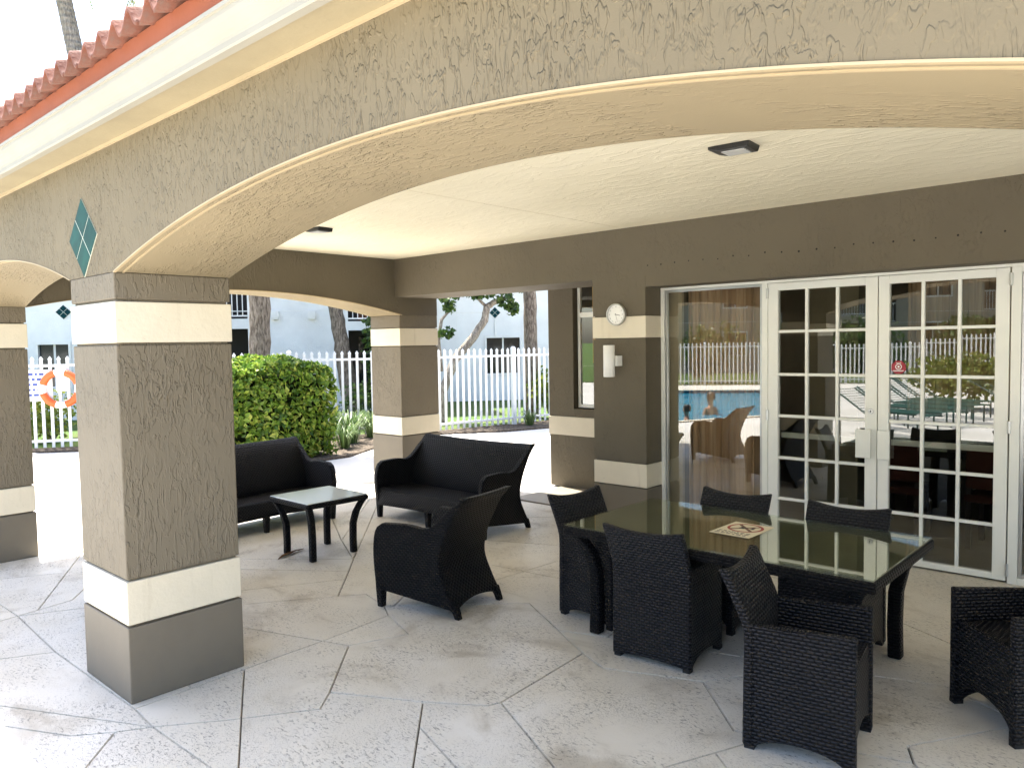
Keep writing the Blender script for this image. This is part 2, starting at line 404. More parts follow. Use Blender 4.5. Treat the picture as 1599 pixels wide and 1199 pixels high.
    def mesh(s, name, mats, smooth=False, uv=False, recalc=True):
        me = bpy.data.meshes.new(name); me.from_pydata(s.v, [], s.f)
        for m_ in (mats if isinstance(mats, (list, tuple)) else [mats]): me.materials.append(M[m_] if isinstance(m_, str) else m_)
        if any(s.mi): me.polygons.foreach_set('material_index', s.mi)
        if recalc:
            bm = bmesh.new(); bm.from_mesh(me); bmesh.ops.recalc_face_normals(bm, faces=bm.faces); bm.to_mesh(me); bm.free()
        if smooth: me.polygons.foreach_set('use_smooth', [True]*len(me.polygons))
        if uv:
            l = me.uv_layers.new(name='UVMap')
            for p in me.polygons:
                n = p.normal; a = (abs(n.x), abs(n.y), abs(n.z)); k = a.index(max(a))
                for li in p.loop_indices:
                    c = me.vertices[me.loops[li].vertex_index].co
                    l.data[li].uv = (c.y, c.z) if k == 0 else ((c.x, c.z) if k == 1 else (c.y, c.x))
        me.update(); return me
    def obj(s, name, mats, parent=None, smooth=False, uv=False, bevel=0., seg=2, recalc=True):
        return link(name, s.mesh(name, mats, smooth, uv, recalc), parent, bevel, seg)

def link(name, me, parent=None, bevel=0., seg=2):
    o = bpy.data.objects.new(name, me); COL.objects.link(o); o.parent = parent
    if bevel:
        b = o.modifiers.new('bevel', 'BEVEL'); b.width = bevel; b.segments = seg; b.limit_method = 'ANGLE'; b.angle_limit = math.radians(40); b.harden_normals = False
    return o
def tag(o, label=None, cat=None, group=None, kind=None):
    if label: o['label'] = label
    if cat: o['category'] = cat
    if group: o['group'] = group
    if kind: o['kind'] = kind
    return o
def thing(name, label, cat, loc=(0,0,0), rz=0., group=None):
    o = bpy.data.objects.new(name, None); COL.objects.link(o); o.location = loc; o.rotation_euler = (0, 0, rz); o.empty_display_size = .2
    return tag(o, label, cat, group)
def struct(o): o['kind'] = 'structure'; return o
KIDS = {}
def copy_tree(root, loc, rz, label=None, group=None):
    kids = {}
    for o in bpy.data.objects:
        if o.parent: kids.setdefault(o.parent.name, []).append(o)
    def rec(o, par):
        c = o.copy(); COL.objects.link(c); c.parent = par
        for k in kids.get(o.name, []): rec(k, c)
        return c
    c = rec(root, None); c.location = loc; c.rotation_euler = (0, 0, rz)
    return tag(c, label, None, group)
def lerp_pts(P, x):
    """smooth interpolation through sorted (x,y) control points"""
    if x <= P[0][0]: return P[0][1]
    if x >= P[-1][0]: return P[-1][1]
    for i in range(len(P)-1):
        if P[i][0] <= x <= P[i+1][0]:
            x0, y0 = P[i]; x1, y1 = P[i+1]; h = x1-x0; t = (x-x0)/h
            m0 = (P[i+1][1]-P[i-1][1])/(P[i+1][0]-P[i-1][0]) if i > 0 else (y1-y0)/h
            m1 = (P[i+2][1]-P[i][1])/(P[i+2][0]-P[i][0]) if i+2 < len(P) else (y1-y0)/h
            return (2*t**3-3*t*t+1)*y0+(t**3-2*t*t+t)*h*m0+(-2*t**3+3*t*t)*y1+(t**3-t*t)*h*m1
# ------------------------------------------------------------------ ground
SLABS = [[[-1.717,0.521],[-1.971,0.017],[-1.07,-0.026],[0.059,-0.012],[0.044,0.59],[0.031,1.112],[-1.316,0.656]],[[-1.717,0.521],[-1.316,0.656],[-0.607,1.671],[-0.903,1.945]],[[-1.717,0.521],[-0.903,1.945],[-1.057,2.088],[-2.749,0.879],[-2.045,0.381],[-1.997,0.148],[-1.971,0.017]],[[-1.316,0.656],[0.031,1.112],[0.03,1.164],[-0.008,1.656],[-0.183,1.756],[-0.482,1.828],[-0.607,1.671]],[[2.433,2.642],[1.336,2.277],[1.03,2.176],[1.367,1.987],[1.573,1.896],[2.075,2.097]],[[2.433,2.642],[2.075,2.097],[2.436,1.724],[2.582,1.775],[2.72,1.824],[3.135,1.958],[3.075,2.091],[3.428,2.646],[3.046,2.846]],[[2.433,2.642],[3.046,2.846],[3.428,2.646],[5.2,1.692],[5.2,2.186],[3.727,3.027],[3.017,3.433],[2.651,3.642],[1.302,2.531],[1.323,2.377],[1.336,2.277]],[[1.336,2.277],[1.323,2.377],[0.664,3.036],[0.039,2.974],[-0.035,1.891],[0.563,2.437],[1.03,2.176]],[[3.736,-0.012],[3.939,-0.012],[2.182,0.854],[1.42,1.229],[1.394,1.162],[1.115,0.98],[1.291,0.803]],[[3.736,-0.012],[1.291,0.803],[1.795,0.295],[2.099,-0.012],[3.19,-0.012]],[[3.736,-0.012],[3.19,-0.012],[4.675,-1.2],[5.2,-1.2],[5.2,-0.012],[4.822,-0.012],[4.34,-0.012],[3.939,-0.012]],[[3.19,-0.012],[2.099,-0.012],[2.008,-0.012],[2.8,-1.2],[4.675,-1.2]],[[0.044,0.59],[0.059,-0.012],[0.318,-0.03],[0.521,0.224],[0.567,0.29]],[[0.044,0.59],[0.567,0.29],[0.778,0.596],[0.658,0.735],[0.215,1.174],[0.031,1.112]],[[0.059,-0.012],[-1.07,-0.026],[-1.617,-1.009],[0.318,-0.03]],[[2.582,1.775],[2.436,1.724],[2.075,2.097],[1.573,1.896],[1.367,1.987],[1.42,1.229],[2.182,0.854],[2.459,1.493]],[[2.582,1.775],[2.459,1.493],[4.34,-0.012],[4.822,-0.012],[3.135,1.958],[2.72,1.824]],[[2.459,1.493],[2.182,0.854],[3.939,-0.012],[4.34,-0.012]],[[0.102,3.893],[-1.116,3.385],[-0.806,2.889],[0.039,2.974],[0.083,3.617]],[[0.102,3.893],[0.083,3.617],[0.664,3.036],[1.323,2.377],[1.302,2.531],[1.067,4.295]],[[0.102,3.893],[1.067,4.295],[1.031,4.568],[0.973,5.0],[-0.45,5.0],[-2.462,3.39],[-2.041,3.0],[-1.116,3.385]],[[0.083,3.617],[0.039,2.974],[0.664,3.036]],[[3.727,3.027],[5.2,2.186],[5.2,4.5]],[[3.727,3.027],[5.2,4.5],[5.2,5.0],[3.8,5.0],[3.017,3.433]],[[0.973,5.0],[1.031,4.568],[2.651,3.642],[3.017,3.433],[3.8,5.0]],[[-0.45,5.0],[-4.198,5.0],[-2.462,3.39]],[[0.039,2.974],[-0.806,2.889],[-0.129,1.806],[-0.035,1.891]],[[5.2,-0.012],[5.2,1.692],[3.428,2.646],[3.075,2.091],[3.135,1.958],[4.822,-0.012]],[[-4.2,1.327],[-4.2,-0.012],[-3.888,-0.012],[-3.179,-0.012],[-2.84,0.599],[-3.215,0.8]],[[-4.2,1.327],[-3.215,0.8],[-2.944,1.018],[-2.351,1.496],[-4.2,1.65]],[[-4.2,1.65],[-2.351,1.496],[-1.321,2.325],[-1.923,2.633],[-4.2,3.914]],[[1.492,-0.012],[0.955,-0.818],[0.7,-1.2],[2.8,-1.2],[2.008,-0.012]],[[1.492,-0.012],[2.008,-0.012],[2.099,-0.012],[1.795,0.295]],[[1.492,-0.012],[1.795,0.295],[1.291,0.803],[1.115,0.98],[0.658,0.735],[0.778,0.596],[0.567,0.29],[1.096,-0.012]],[[1.492,-0.012],[1.096,-0.012],[0.318,-0.03],[0.23,-0.169],[0.955,-0.818]],[[-1.952,-0.093],[-3.0,-0.9],[-3.888,-0.012],[-4.2,-0.012],[-4.2,-1.2],[-1.758,-1.2]],[[-1.952,-0.093],[-1.758,-1.2],[-1.617,-1.009],[-1.07,-0.026],[-1.971,0.017]],[[-1.952,-0.093],[-1.971,0.017],[-3.179,-0.012],[-3.888,-0.012],[-3.0,-0.9]],[[1.394,1.162],[1.42,1.229],[1.367,1.987],[1.03,2.176],[0.563,2.437],[-0.035,1.891],[-0.129,1.806],[-0.183,1.756],[-0.008,1.656],[0.351,1.526],[0.215,1.174],[0.658,0.735],[1.115,0.98]],[[-2.944,1.018],[-3.215,0.8],[-2.84,0.599],[-1.997,0.148],[-2.045,0.381],[-2.749,0.879]],[[-2.944,1.018],[-2.749,0.879],[-1.057,2.088],[-1.321,2.325],[-2.351,1.496]],[[-1.971,0.017],[-1.997,0.148],[-2.84,0.599],[-3.179,-0.012]],[[-1.758,-1.2],[-1.635,-1.2],[0.105,-0.322],[0.23,-0.169],[0.318,-0.03],[-1.617,-1.009]],[[-1.923,2.633],[-1.321,2.325],[-2.041,3.0],[-2.462,3.39],[-4.198,5.0],[-4.2,4.9]],[[-1.923,2.633],[-4.2,4.9],[-4.2,3.914]],[[0.03,1.164],[0.031,1.112],[0.215,1.174],[0.351,1.526],[-0.008,1.656]],[[-1.321,2.325],[-1.057,2.088],[-0.903,1.945],[-0.607,1.671],[-0.482,1.828],[-0.183,1.756],[-0.129,1.806],[-0.806,2.889],[-1.116,3.385],[-2.041,3.0]],[[1.302,2.531],[2.651,3.642],[1.031,4.568],[1.067,4.295]],[[0.105,-0.322],[-1.635,-1.2],[0.7,-1.2],[0.955,-0.818],[0.23,-0.169]],[[0.318,-0.03],[1.096,-0.012],[0.567,0.29],[0.521,0.224]]]
def ground():
    g = struct(MB().add([(-1500,-1500,-.35),(1500,-1500,-.35),(1500,1500,-.35),(-1500,1500,-.35)], [(0,1,2,3)]).obj('ground', 'lawn'))
    pool = [(-4.9,-3.6), (-3.2,-7.4), (-6.6,-15.6), (-11.6,-12.6)]
    out = [(-32,34), (34,34), (34,-46), (-32,-46)]
    inn = [pool[0], pool[1], pool[2], pool[3]]
    order = [(0, 0), (1, 1), (2, 2), (3, 3)]
    vs = [(x,y,-.018) for x, y in out]+[(x,y,-.018) for x, y in inn]
    struct(MB().add(vs, [(0,1,5,4),(1,2,6,5),(2,3,7,6),(3,0,4,7)]).obj('pool_deck', 'deck'))
    struct(MB().add([(x,y,-.11) for x, y in pool], [(0,1,2,3)]).obj('pool_water', 'water'))
    b = MB(); n = 4
    for i in range(n):
        j = (i+1) % n; b.add([(*pool[i],-.02),(*pool[j],-.02),(*pool[j],-.5),(*pool[i],-.5)], [(0,1,2,3)])
    struct(b.obj('pool_wall', 'pool_tile'))
    cx = sum(p[0] for p in pool)/4; cy = sum(p[1] for p in pool)/4
    b = MB()
    for i in range(n):
        j = (i+1) % n
        o1, o2 = [(cx+(p[0]-cx)*1.05, cy+(p[1]-cy)*1.05) for p in (pool[i], pool[j])]
        b.add([(*pool[i],.006),(*pool[j],.006),(*o2,.006),(*o1,.006),(*pool[i],-.04),(*pool[j],-.04)], [(0,1,2,3),(0,1,5,4)])
    struct(b.obj('pool_coping', 'cream'))
    # lawns beyond the fences
    struct(MB().prism([(-12.6,2.2),(-7.95,9.0),(-7.1,13.2),(-3.5,33),(-31,33),(-31,-20),(-22,-14)], -.03, .02).obj('lawn_back', 'lawn'))
    struct(MB().prism([(-13.2,-16.0),(-1,-22.9),(12,-29),(33,-40),(33,-45),(-31,-45),(-31,-22),(-20,-13.3)], -.03, .02).obj('lawn_pool', 'lawn'))
    # mulch beds
    tag(MB().prism([(-12.4,2.6),(-11.5,2.9),(-8.9,6.1),(-8.5,5.9),(-8.4,2.9),(-6.45,3.0),(-6.40,5.95),(-7.2,7.4),(-7.55,8.9),(-6.7,10.1),(-5.9,12.8),(-7.2,13.2),(-8.0,9.0)], -.03, .015).obj('mulch_bed', 'mulch'), 'dark mulch bed around the clipped hedge and along the white fence', 'mulch', None, 'stuff')
    # patio: grout sheet with one object for each stamped slab
    p = struct(MB().add([(-4.2,-1.2,-.013),(5.2,-1.2,-.013),(5.2,5.0,-.013),(-4.2,5.0,-.013)], [(0,1,2,3)]).obj('patio', 'grout'))
    for k, poly in enumerate(SLABS):
        bm = bmesh.new(); f = bm.faces.new([bm.verts.new((x,y,0)) for x, y in poly])
        bmesh.ops.recalc_face_normals(bm, faces=[f])
        if f.normal.z < 0: f.normal_flip()
        bmesh.ops.inset_region(bm, faces=[f], thickness=random.Random(k).uniform(.0015,.0036), use_even_offset=True, use_boundary=True)
        rim = [q for q in bm.faces if q is not f]; bmesh.ops.delete(bm, geom=rim, context='FACES')
        r = bmesh.ops.inset_region(bm, faces=[f], thickness=.003, depth=0, use_even_offset=True, use_boundary=True)
        low = [v for v in bm.verts if v not in set(f.verts)]
        for v in low: v.co.z = -.0125
        me = bpy.data.meshes.new('paving_slab'); bm.to_mesh(me); bm.free(); me.materials.append(M['patio'])
        link('paving_slab', me, p)
ground()

# ------------------------------------------------------------------ clubhouse
CLUB = thing('clubhouse', 'brown stucco clubhouse with arched loggia, cream banded pillars and terracotta roof', 'building')
def arc(x, xc, half, spring, rise):
    R = (half*half+rise*rise)/(2*rise); return spring-(R-rise)+math.sqrt(max(R*R-(x-xc)**2, 0))
SPR = 2.19
def arch_wall(name, bays, a0, a1, b0, b1, ztop, axis, mats):
    """wall along axis; bays = [(start,end,rise)]; mats = (front at b0, back at b1, intrados)"""
    cols = [a0]; 
    for s, e, r in bays: cols += [s+(e-s)*i/40 for i in range(41)]
    cols.append(a1)
    def zb(a, nxt):
        for s, e, r in bays:
            if s-1e-6 <= a <= e+1e-6: return arc(a, (s+e)/2, (e-s)/2, SPR, r)
        return SPR
    P = (lambda a, b, z: (a, b, z)) if axis == 'x' else (lambda a, b, z: (b, a, z))
    m = MB()
    for p, q in zip(cols, cols[1:]):
        if q-p < 1e-6: continue
        zp, zq = zb(p, 1), zb(q, 0); ar = any(s-1e-6 <= p and q <= e+1e-6 for s, e, r in bays)
        m.add([P(p,b0,zp), P(q,b0,zq), P(q,b0,ztop), P(p,b0,ztop)], [(0,1,2,3)] if axis == 'x' else [(3,2,1,0)], 0)
        m.add([P(p,b1,zp), P(q,b1,zq), P(q,b1,ztop), P(p,b1,ztop)], [(3,2,1,0)] if axis == 'x' else [(0,1,2,3)], 1)
        m.add([P(p,b0,zp), P(p,b1,zp), P(q,b1,zq), P(q,b0,zq)], [(0,1,2,3)] if axis == 'x' else [(3,2,1,0)], 2 if ar else 0)
    for a in (a0, a1):
        m.add([P(a,b0,SPR), P(a,b1,SPR), P(a,b1,ztop), P(a,b0,ztop)], [(0,1,2,3)], 0)
    o = m.obj(name, mats, CLUB, recalc=False)
    for s, e, r in bays:      # bead along the outer rim of each arch
        for off, wd, ht in ((.0, .012, .004), (.042, .010, .004)):
            t = MB()
            for i in range(40):
                p, q = s+(e-s)*i/40, s+(e-s)*(i+1)/40; c, h = (s+e)/2, (e-s)/2
                zp, zq = arc(p,c,h,SPR,r), arc(q,c,h,SPR,r); y0, y1 = b0+off-(.003 if off == 0 else 0), b0+off+wd
                t.add([P(p,y0,zp+.002), P(q,y0,zq+.002), P(q,y1,zq+.002), P(p,y1,zp+.002), P(p,y0,zp-ht), P(q,y0,zq-ht), P(q,y1,zq-ht), P(p,y1,zp-ht)],
                      [(4,5,6,7),(0,1,5,4),(2,3,7,6)])
            t.obj('arch_bead', 'trim_tan', o)
    return o
arch_wall('arcade_wall', [(-3.6,-.61,.215), (0,4.0,.275), (4.61,8.29,.275)], -4.2, 8.9, 0, .607, 2.98, 'x', ['facade', 'brown_shade', 'soffit_tan'])
arch_wall('end_wall', [(.61,4.77,.228)], .607, 5.41, -3.6, -4.2, 2.98, 'y', ['brown_shade', 'facade', 'soffit_tan'])

def pillar(x0, x1, y0, y1, top, lo=(.405,.63), hi=(1.838,2.046), mat='brown', bev=.006):
    g = .011
    core = MB().box(x0+.014, x1-.014, y0+.014, y1-.014, 0, top)
    core.box(x0, x1, y0, y1, lo[1]+g, hi[0]-g); core.box(x0, x1, y0, y1, hi[1]+g, top-.001)
    o = core.obj('pillar', mat, CLUB, bevel=bev)
    e = .004
    for z0, z1 in (lo, hi): MB().box(x0-e, x1+e, y0-e, y1+e, z0+.001, z1-.001).obj('band', 'cream', o, bevel=.005)
    MB().box(x0-.006, x1+.006, y0-.006, y1+.006, 0, lo[0]-g).obj('base_block', 'base_brown', o, bevel=.006)
    return o
pillar(-.607, 0, 0, .607, SPR)
pillar(-4.2, -3.6, 0, .607, SPR)
pillar(4.0, 4.61, 0, .607, SPR)
pillar(8.29, 8.9, 0, .607, SPR)
pillar(-4.2, -3.6, 4.77, 5.41, SPR, (.65,.885), (1.80,2.025))
pillar(-.52, .088, 4.70, 5.06, 2.4155, mat='brown_shade', bev=0)

# back beam and door header
MB().box(-3.6, .09, 4.70, 5.41, 2.415, 2.98).obj('back_beam', 'brown_shade', CLUB)
hd = MB().box(.09, 8.9, 4.70, 5.06, 2.312, 2.98).obj('door_header', 'brown_shade', CLUB)
for i in range(21):
    x = .118+i*.1425
    MB().disc(.006+.003*random.random(), (x, 4.697, 2.518+.01*random.uniform(-1,1)), n=8).obj('anchor_hole', 'hole', hd)
# rear walls of the building
MB().box(-.45, .07, 5.06, 6.0, 0, 2.98).obj('side_wall', 'brown_shade', CLUB)
w_ = MB()
w_.box(-2.17, -1.78, 6.0, 6.2, .885, 2.98); w_.box(-.60, -.45, 6.0, 6.2, .885, 2.98); w_.box(-1.78, -.60, 6.0, 6.2, .885, .985); w_.box(-1.78, -.60, 6.0, 6.2, 2.62, 2.98)
w_.box(-2.165, -.45, 6.004, 6.2, 0, .65)
w_.box(-2.17, -1.97, 6.2, 13, 0, 2.98)
rw = w_.obj('window_wall', 'brown_shade', CLUB)
MB().box(-2.176, -.45, 5.992, 6.19, .652, .883).obj('band', 'cream', rw, bevel=.004)
# ceiling in two sheets with an open joint
for x0, x1 in ((-3.6, -.156), (-.150, 8.9)):
    MB().box(x0, x1, .607, 4.70, 2.885, 2.93).obj('ceiling_panel', 'ceiling', CLUB)

# emblem of four teal tiles on the facade
def emblem(cx, cz, y, half, parent, mat, n=Vector((0,-1,0))):
    b = MB().prism([(0,-half*1.03),(half*.98,0),(0,half*1.03),(-half*.98,0)], 0, .004).obj('tile_emblem', 'grout_white', parent)
    b.rotation_euler = (PI/2, 0, 0); b.location = (cx, y, cz)
    for dx, dz in ((0,.5),(.5,0),(0,-.5),(-.5,0)):
        q = half*.476; ox, oz = dx*half, dz*half*1.05
        MB().prism([(ox,oz-q*1.05),(ox+q,oz),(ox,oz+q*1.05),(ox-q,oz)], .004, .0055).obj('tile', mat, b, bevel=.001, seg=1)
    return b
emblem(-.38, 2.394, 0, .20, CLUB, 'teal')

# eaves: soffit, gutter, closure strip, tiles
MB().box(-4.40, 9.1, -.150, -.0, 2.816, 2.835).obj('soffit', 'soffit', CLUB)
MB().box(-4.40, 9.1, -.012, -.0005, 2.800, 2.8155).obj('soffit_bead', 'trim_tan', CLUB)
G = [(-.150,2.806),(-.182,2.806),(-.187,2.812),(-.187,2.832),(-.190,2.842),(-.202,2.852),(-.222,2.872),(-.230,2.890),(-.231,2.906),(-.240,2.908),(-.240,2.922),(-.226,2.922),(-.224,2.915),(-.150,2.835)]
gut = MB().extr(G, -4.40, 9.1).obj('gutter', 'gutter', CLUB)
gl = [(x+.0,z) for x, z in G]
MB().extr([(-4.2+.15-.15-y-.0, z) for y, z in []] or [(-4.35,2.806),(-4.385,2.806),(-4.39,2.84),(-4.425,2.875),(-4.435,2.908),(-4.445,2.922),(-4.35,2.922)], -.2, 5.75, 'y').obj('gutter', 'gutter', CLUB)
MB().box(-4.40, -4.2, -.15, 5.6, 2.8165, 2.834).obj('soffit', 'soffit', CLUB)
MB().box(-4.40, 9.1, -.205, -.185, 2.925, 3.03).obj('eave_closure', 'orange', CLUB)
for i in range(30):
    MB().disc(.008, (-1.40+i*.31, -.2065, 2.942), n=8).obj('weep_hole', 'hole', bpy.data.objects['eave_closure'])
pitch = math.radians(19)
rd = MB()
rd.add([(-4.40,-.19,3.02),(9.1,-.19,3.02),(9.1,2.8,4.05),(-2.0,2.8,4.05),(-4.40,5.75,3.02),(9.1,5.75,3.02),
        (-4.40,-.19,2.94),(9.1,-.19,2.94),(-4.40,5.75,2.94),(9.1,5.75,2.94)],
       [(0,1,2,3),(0,3,4),(4,3,2,5),(6,8,9,7),(0,6,7,1),(4,5,9,8),(0,4,8,6),(1,7,9,5),(1,5,2)])
rd.add([(-2.35,5.75,3.0),(9.1,5.75,3.0),(9.1,13,3.0),(-2.35,13,3.0),(2,9.4,4.6),(9.1,9.4,4.6)], [(0,1,5,4),(0,4,3),(3,4,5,2),(0,3,2,1),(1,2,5)])
roof = rd.obj('roof', 'roof_near', CLUB)
def tile_mesh():
    W, L, T = .155, .38, .020; n = 12; m = MB()
    def zz(u): return .036*math.cos(2*PI*(u-.5))+.005*math.cos(4*PI*(u-.5))
    def fn(u, v): return (W*(u-.5)*1.02, L*v*math.cos(pitch), zz(u)+L*v*math.sin(pitch)-.010*v)
    m.sheet(fn, n, 2, lambda u, v: (0, 0, -T)); return m.mesh('roof_tile', 'tile', True)
tm = tile_mesh()
for row in range(3):
    for i in range(-19, 58 if row == 0 else 30):
        x = -.43+.155*i
        if x < -4.3 or x > 8.9: continue
        o = link('roof_tile', tm, roof)
        o.location = (x, -.268+row*.30*math.cos(pitch)+random.uniform(-.006,.006), 3.055+row*.30*math.sin(pitch)+.012*row+random.uniform(-.003,.003))
        o.rotation_euler = (random.uniform(-.012,.012), random.uniform(-.02,.02), random.uniform(-.01,.01))

# ------------------------------------------------------------------ doors and windows (glass plane y = 5.0)
YG = 5.0
def door(x0, x1, px0, px1, splits, name_side):
    d = MB()
    y0, y1 = YG-.03, YG+.02; zb, zt = .015, 2.285; pz0, pz1 = .062, 2.222
    d.box(x0, px0, y0, y1, zb, zt); d.box(px1, x1, y0, y1, zb, zt); d.box(px0, px1, y0+.0005, y1-.0005, pz1, zt); d.box(px0, px1, y0+.0005, y1-.0005, zb, pz0)
    o = d.obj('door', 'door_white', CLUB, bevel=.003)
    xs = [px0]+splits+[px1]; zs = [pz0, .413, .772, 1.137, 1.497, 1.868, pz1]
    for x in splits: MB().box(x-.012, x+.012, YG-.022, YG+.012, pz0, pz1).obj('muntin', 'door_white', o, bevel=.003)
    for z in zs[1:-1]:
        for a, b in zip(xs, xs[1:]):
            a2 = a+.012 if a != px0 else a; b2 = b-.012 if b != px1 else b
            MB().box(a2, b2, YG-.020, YG+.010, z-.012, z+.012).obj('muntin', 'door_white', o, bevel=.003)
    for a, b in zip(xs, xs[1:]):
        for c, e in zip(zs, zs[1:]):
            tl = random.uniform(-.0008, .0008); tz = random.uniform(-.0008, .0008)
            MB().add([(a,YG-tl-tz,c),(b,YG+tl-tz,c),(b,YG+tl+tz,e),(a,YG-tl+tz,e)], [(0,1,2,3)]).obj('pane', 'glass', o)
    return o
dl = door(1.165, 2.066, 1.252, 1.975, [1.497, 1.750], 'l')
dr = door(2.074, 2.958, 2.153, 2.872, [2.391, 2.639], 'r')
for d, a, b in ((dl, 1.912, 2.028), (dr, 2.078, 2.170)):
    MB().box(a, b, YG-.062, YG-.045, .834, 1.065).box(a+.02, b-.02, YG-.046, YG-.0295, .88, 1.02).obj('pull_plate', 'door_white', d, bevel=.004)
    MB().box(1.25 if d is dl else 2.15, 1.98 if d is dl else 2.875, YG+.055, YG+.085, .94, .985).obj('push_bar', 'door_white', d)
lk = MB().lathe([(.0001,-.012),(.020,-.012),(.022,-.004),(.022,0)], 16, (2.022, YG-.0305, 1.212), 'y').obj('lock_cylinder', 'alu', dl)
MB().box(2.018, 2.026, YG-.0445, YG-.0424, 1.204, 1.220).obj('keyhole', 'hole', lk)
for d, x in ((dl, 1.160), (dr, 2.966)):
    for z in (.10, 1.14, 2.20): MB().tube([(x,YG-.036,z-.045),(x,YG-.036,z+.045)], .011, 10).obj('hinge', 'alu', d)
# octagon sticker
sk = MB().disc(.056, (2.218, YG-.006, 1.565), n=8, a0=PI/8).obj('sticker', 'sticker_red', dr)
MB().disc(.024, (2.218, YG-.0075, 1.570), n=20, r0=.018).disc(.008, (2.218, YG-.0075, 1.570), n=12).obj('ring_mark', 'white_paint', sk)
t_ = MB()
for k in range(9): t_.box(2.180+k*.0085, 2.186+k*.0085, YG-.0076, YG-.0072, 1.533, 1.542)
for k in range(5): t_.box(2.200+k*.0075, 2.205+k*.0075, YG-.0076, YG-.0072, 1.598, 1.603)
t_.obj('lettering', 'white_paint', sk)
# frames
fr = MB()
fr.box(.09, 3.05, YG-.035, YG+.03, 2.289, 2.3115); fr.box(1.110, 1.161, YG-.033, YG+.03, 0, 2.289); fr.box(2.968, 3.03, YG-.033, YG+.03, 0, 2.289)
fr.box(.09, .128, YG-.034, YG+.03, 0, 2.289)
fr.box(3.03, 4.6, YG-.03, YG+.03, 2.25, 2.3115); fr.box(3.03, 4.6, YG-.03, YG+.03, 0, .05); fr.box(4.55, 4.6, YG-.031, YG+.03, .05, 2.25)
fr.obj('door_frame', 'door_white', CLUB, bevel=.003)
def fixed(x0, x1, z0, z1, y=YG, mat='alu', e=.022, panes=None):
    f = MB()
    f.box(x0, x0+e, y-.02, y+.02, z0, z1); f.box(x1-e, x1, y-.02, y+.02, z0, z1); f.box(x0+e, x1-e, y-.019, y+.019, z0, z0+e); f.box(x0+e, x1-e, y-.019, y+.019, z1-e, z1)
    o = f.obj('window', mat, CLUB, bevel=.002)
    zs = panes or [z0+e, z1-e]
    for c, d in zip(zs, zs[1:]): MB().add([(x0+e,y,c),(x1-e,y,c),(x1-e,y,d),(x0+e,y,d)], [(0,1,2,3)]).obj('pane', 'glass_fixed', o)
    for z in zs[1:-1]: MB().box(x0+e, x1-e, y-.022, y+.022, z-.03, z+.03).obj('glazing_bar', mat, o)
    return o
fixed(.130, 1.108, .004, 2.287)
fixed(3.032, 4.548, .052, 2.248)
fixed(-1.76, -.62, 1.0, 2.60, 6.09, 'door_white', .04, [1.04, 2.14, 2.56])
MB().box(4.6, 8.9, YG-.03, YG+.25, 0, 2.3115).obj('side_wall', 'brown_shade', CLUB)

# room behind the glass
MB().box(-1.97, 8.9, 5.05, 11, -.012, .004).obj('interior_floor', 'room_floor', CLUB)
iw = MB(); iw.box(-1.97, 8.9, 9.6, 9.7, .004, 2.75); iw.box(8.8, 8.9, 5.1, 9.6, .004, 2.75); iw.box(1.15, 1.62, 5.9, 6.2, .004, 2.75); iw.box(.09, .262, 5.07, 5.11, .004, 2.4)
iw.obj('interior_wall', 'room', CLUB)
MB().box(-1.97, 8.9, 5.06, 9.7, 2.75, 2.80).obj('interior_ceiling', 'room', CLUB)
def curtain(name, x0, x1, y, z0, z1, mat, label, folds=11, amp=.035):
    n = folds*10; m = MB()
    def fn(u, v):
        a = u*folds*2*PI; k = .6+.4*math.sin(u*17.3)
        return (x0+(x1-x0)*u+.01*math.sin(a*2), y+amp*k*math.sin(a)*(.75+.25*(1-v)), z0+(z1-z0)*v)
    m.sheet(fn, n, 6, lambda u, v: (0, .004, 0))
    return tag(m.obj(name, mat, None, True), label, 'curtain')
curtain('curtain', .26, 1.12, 5.20, .03, 2.42, 'curtain', 'brown drape behind the tall fixed pane left of the glass doors')
curtain('curtain', 2.20, 3.02, 5.30, 1.20, 2.42, 'curtain', 'dark drawn drape behind the upper panes of the right glass door', 9, .03)
curtain('curtain', 3.15, 4.4, 5.24, .03, 2.42, 'curtain', 'brown drape behind the glass at the right edge of the picture', 13)
curtain('curtain', -1.60, -.62, 6.165, 1.55, 2.58, 'curtain_amber', 'amber pleated blind inside the side window behind the clock pillar', 9, .03)
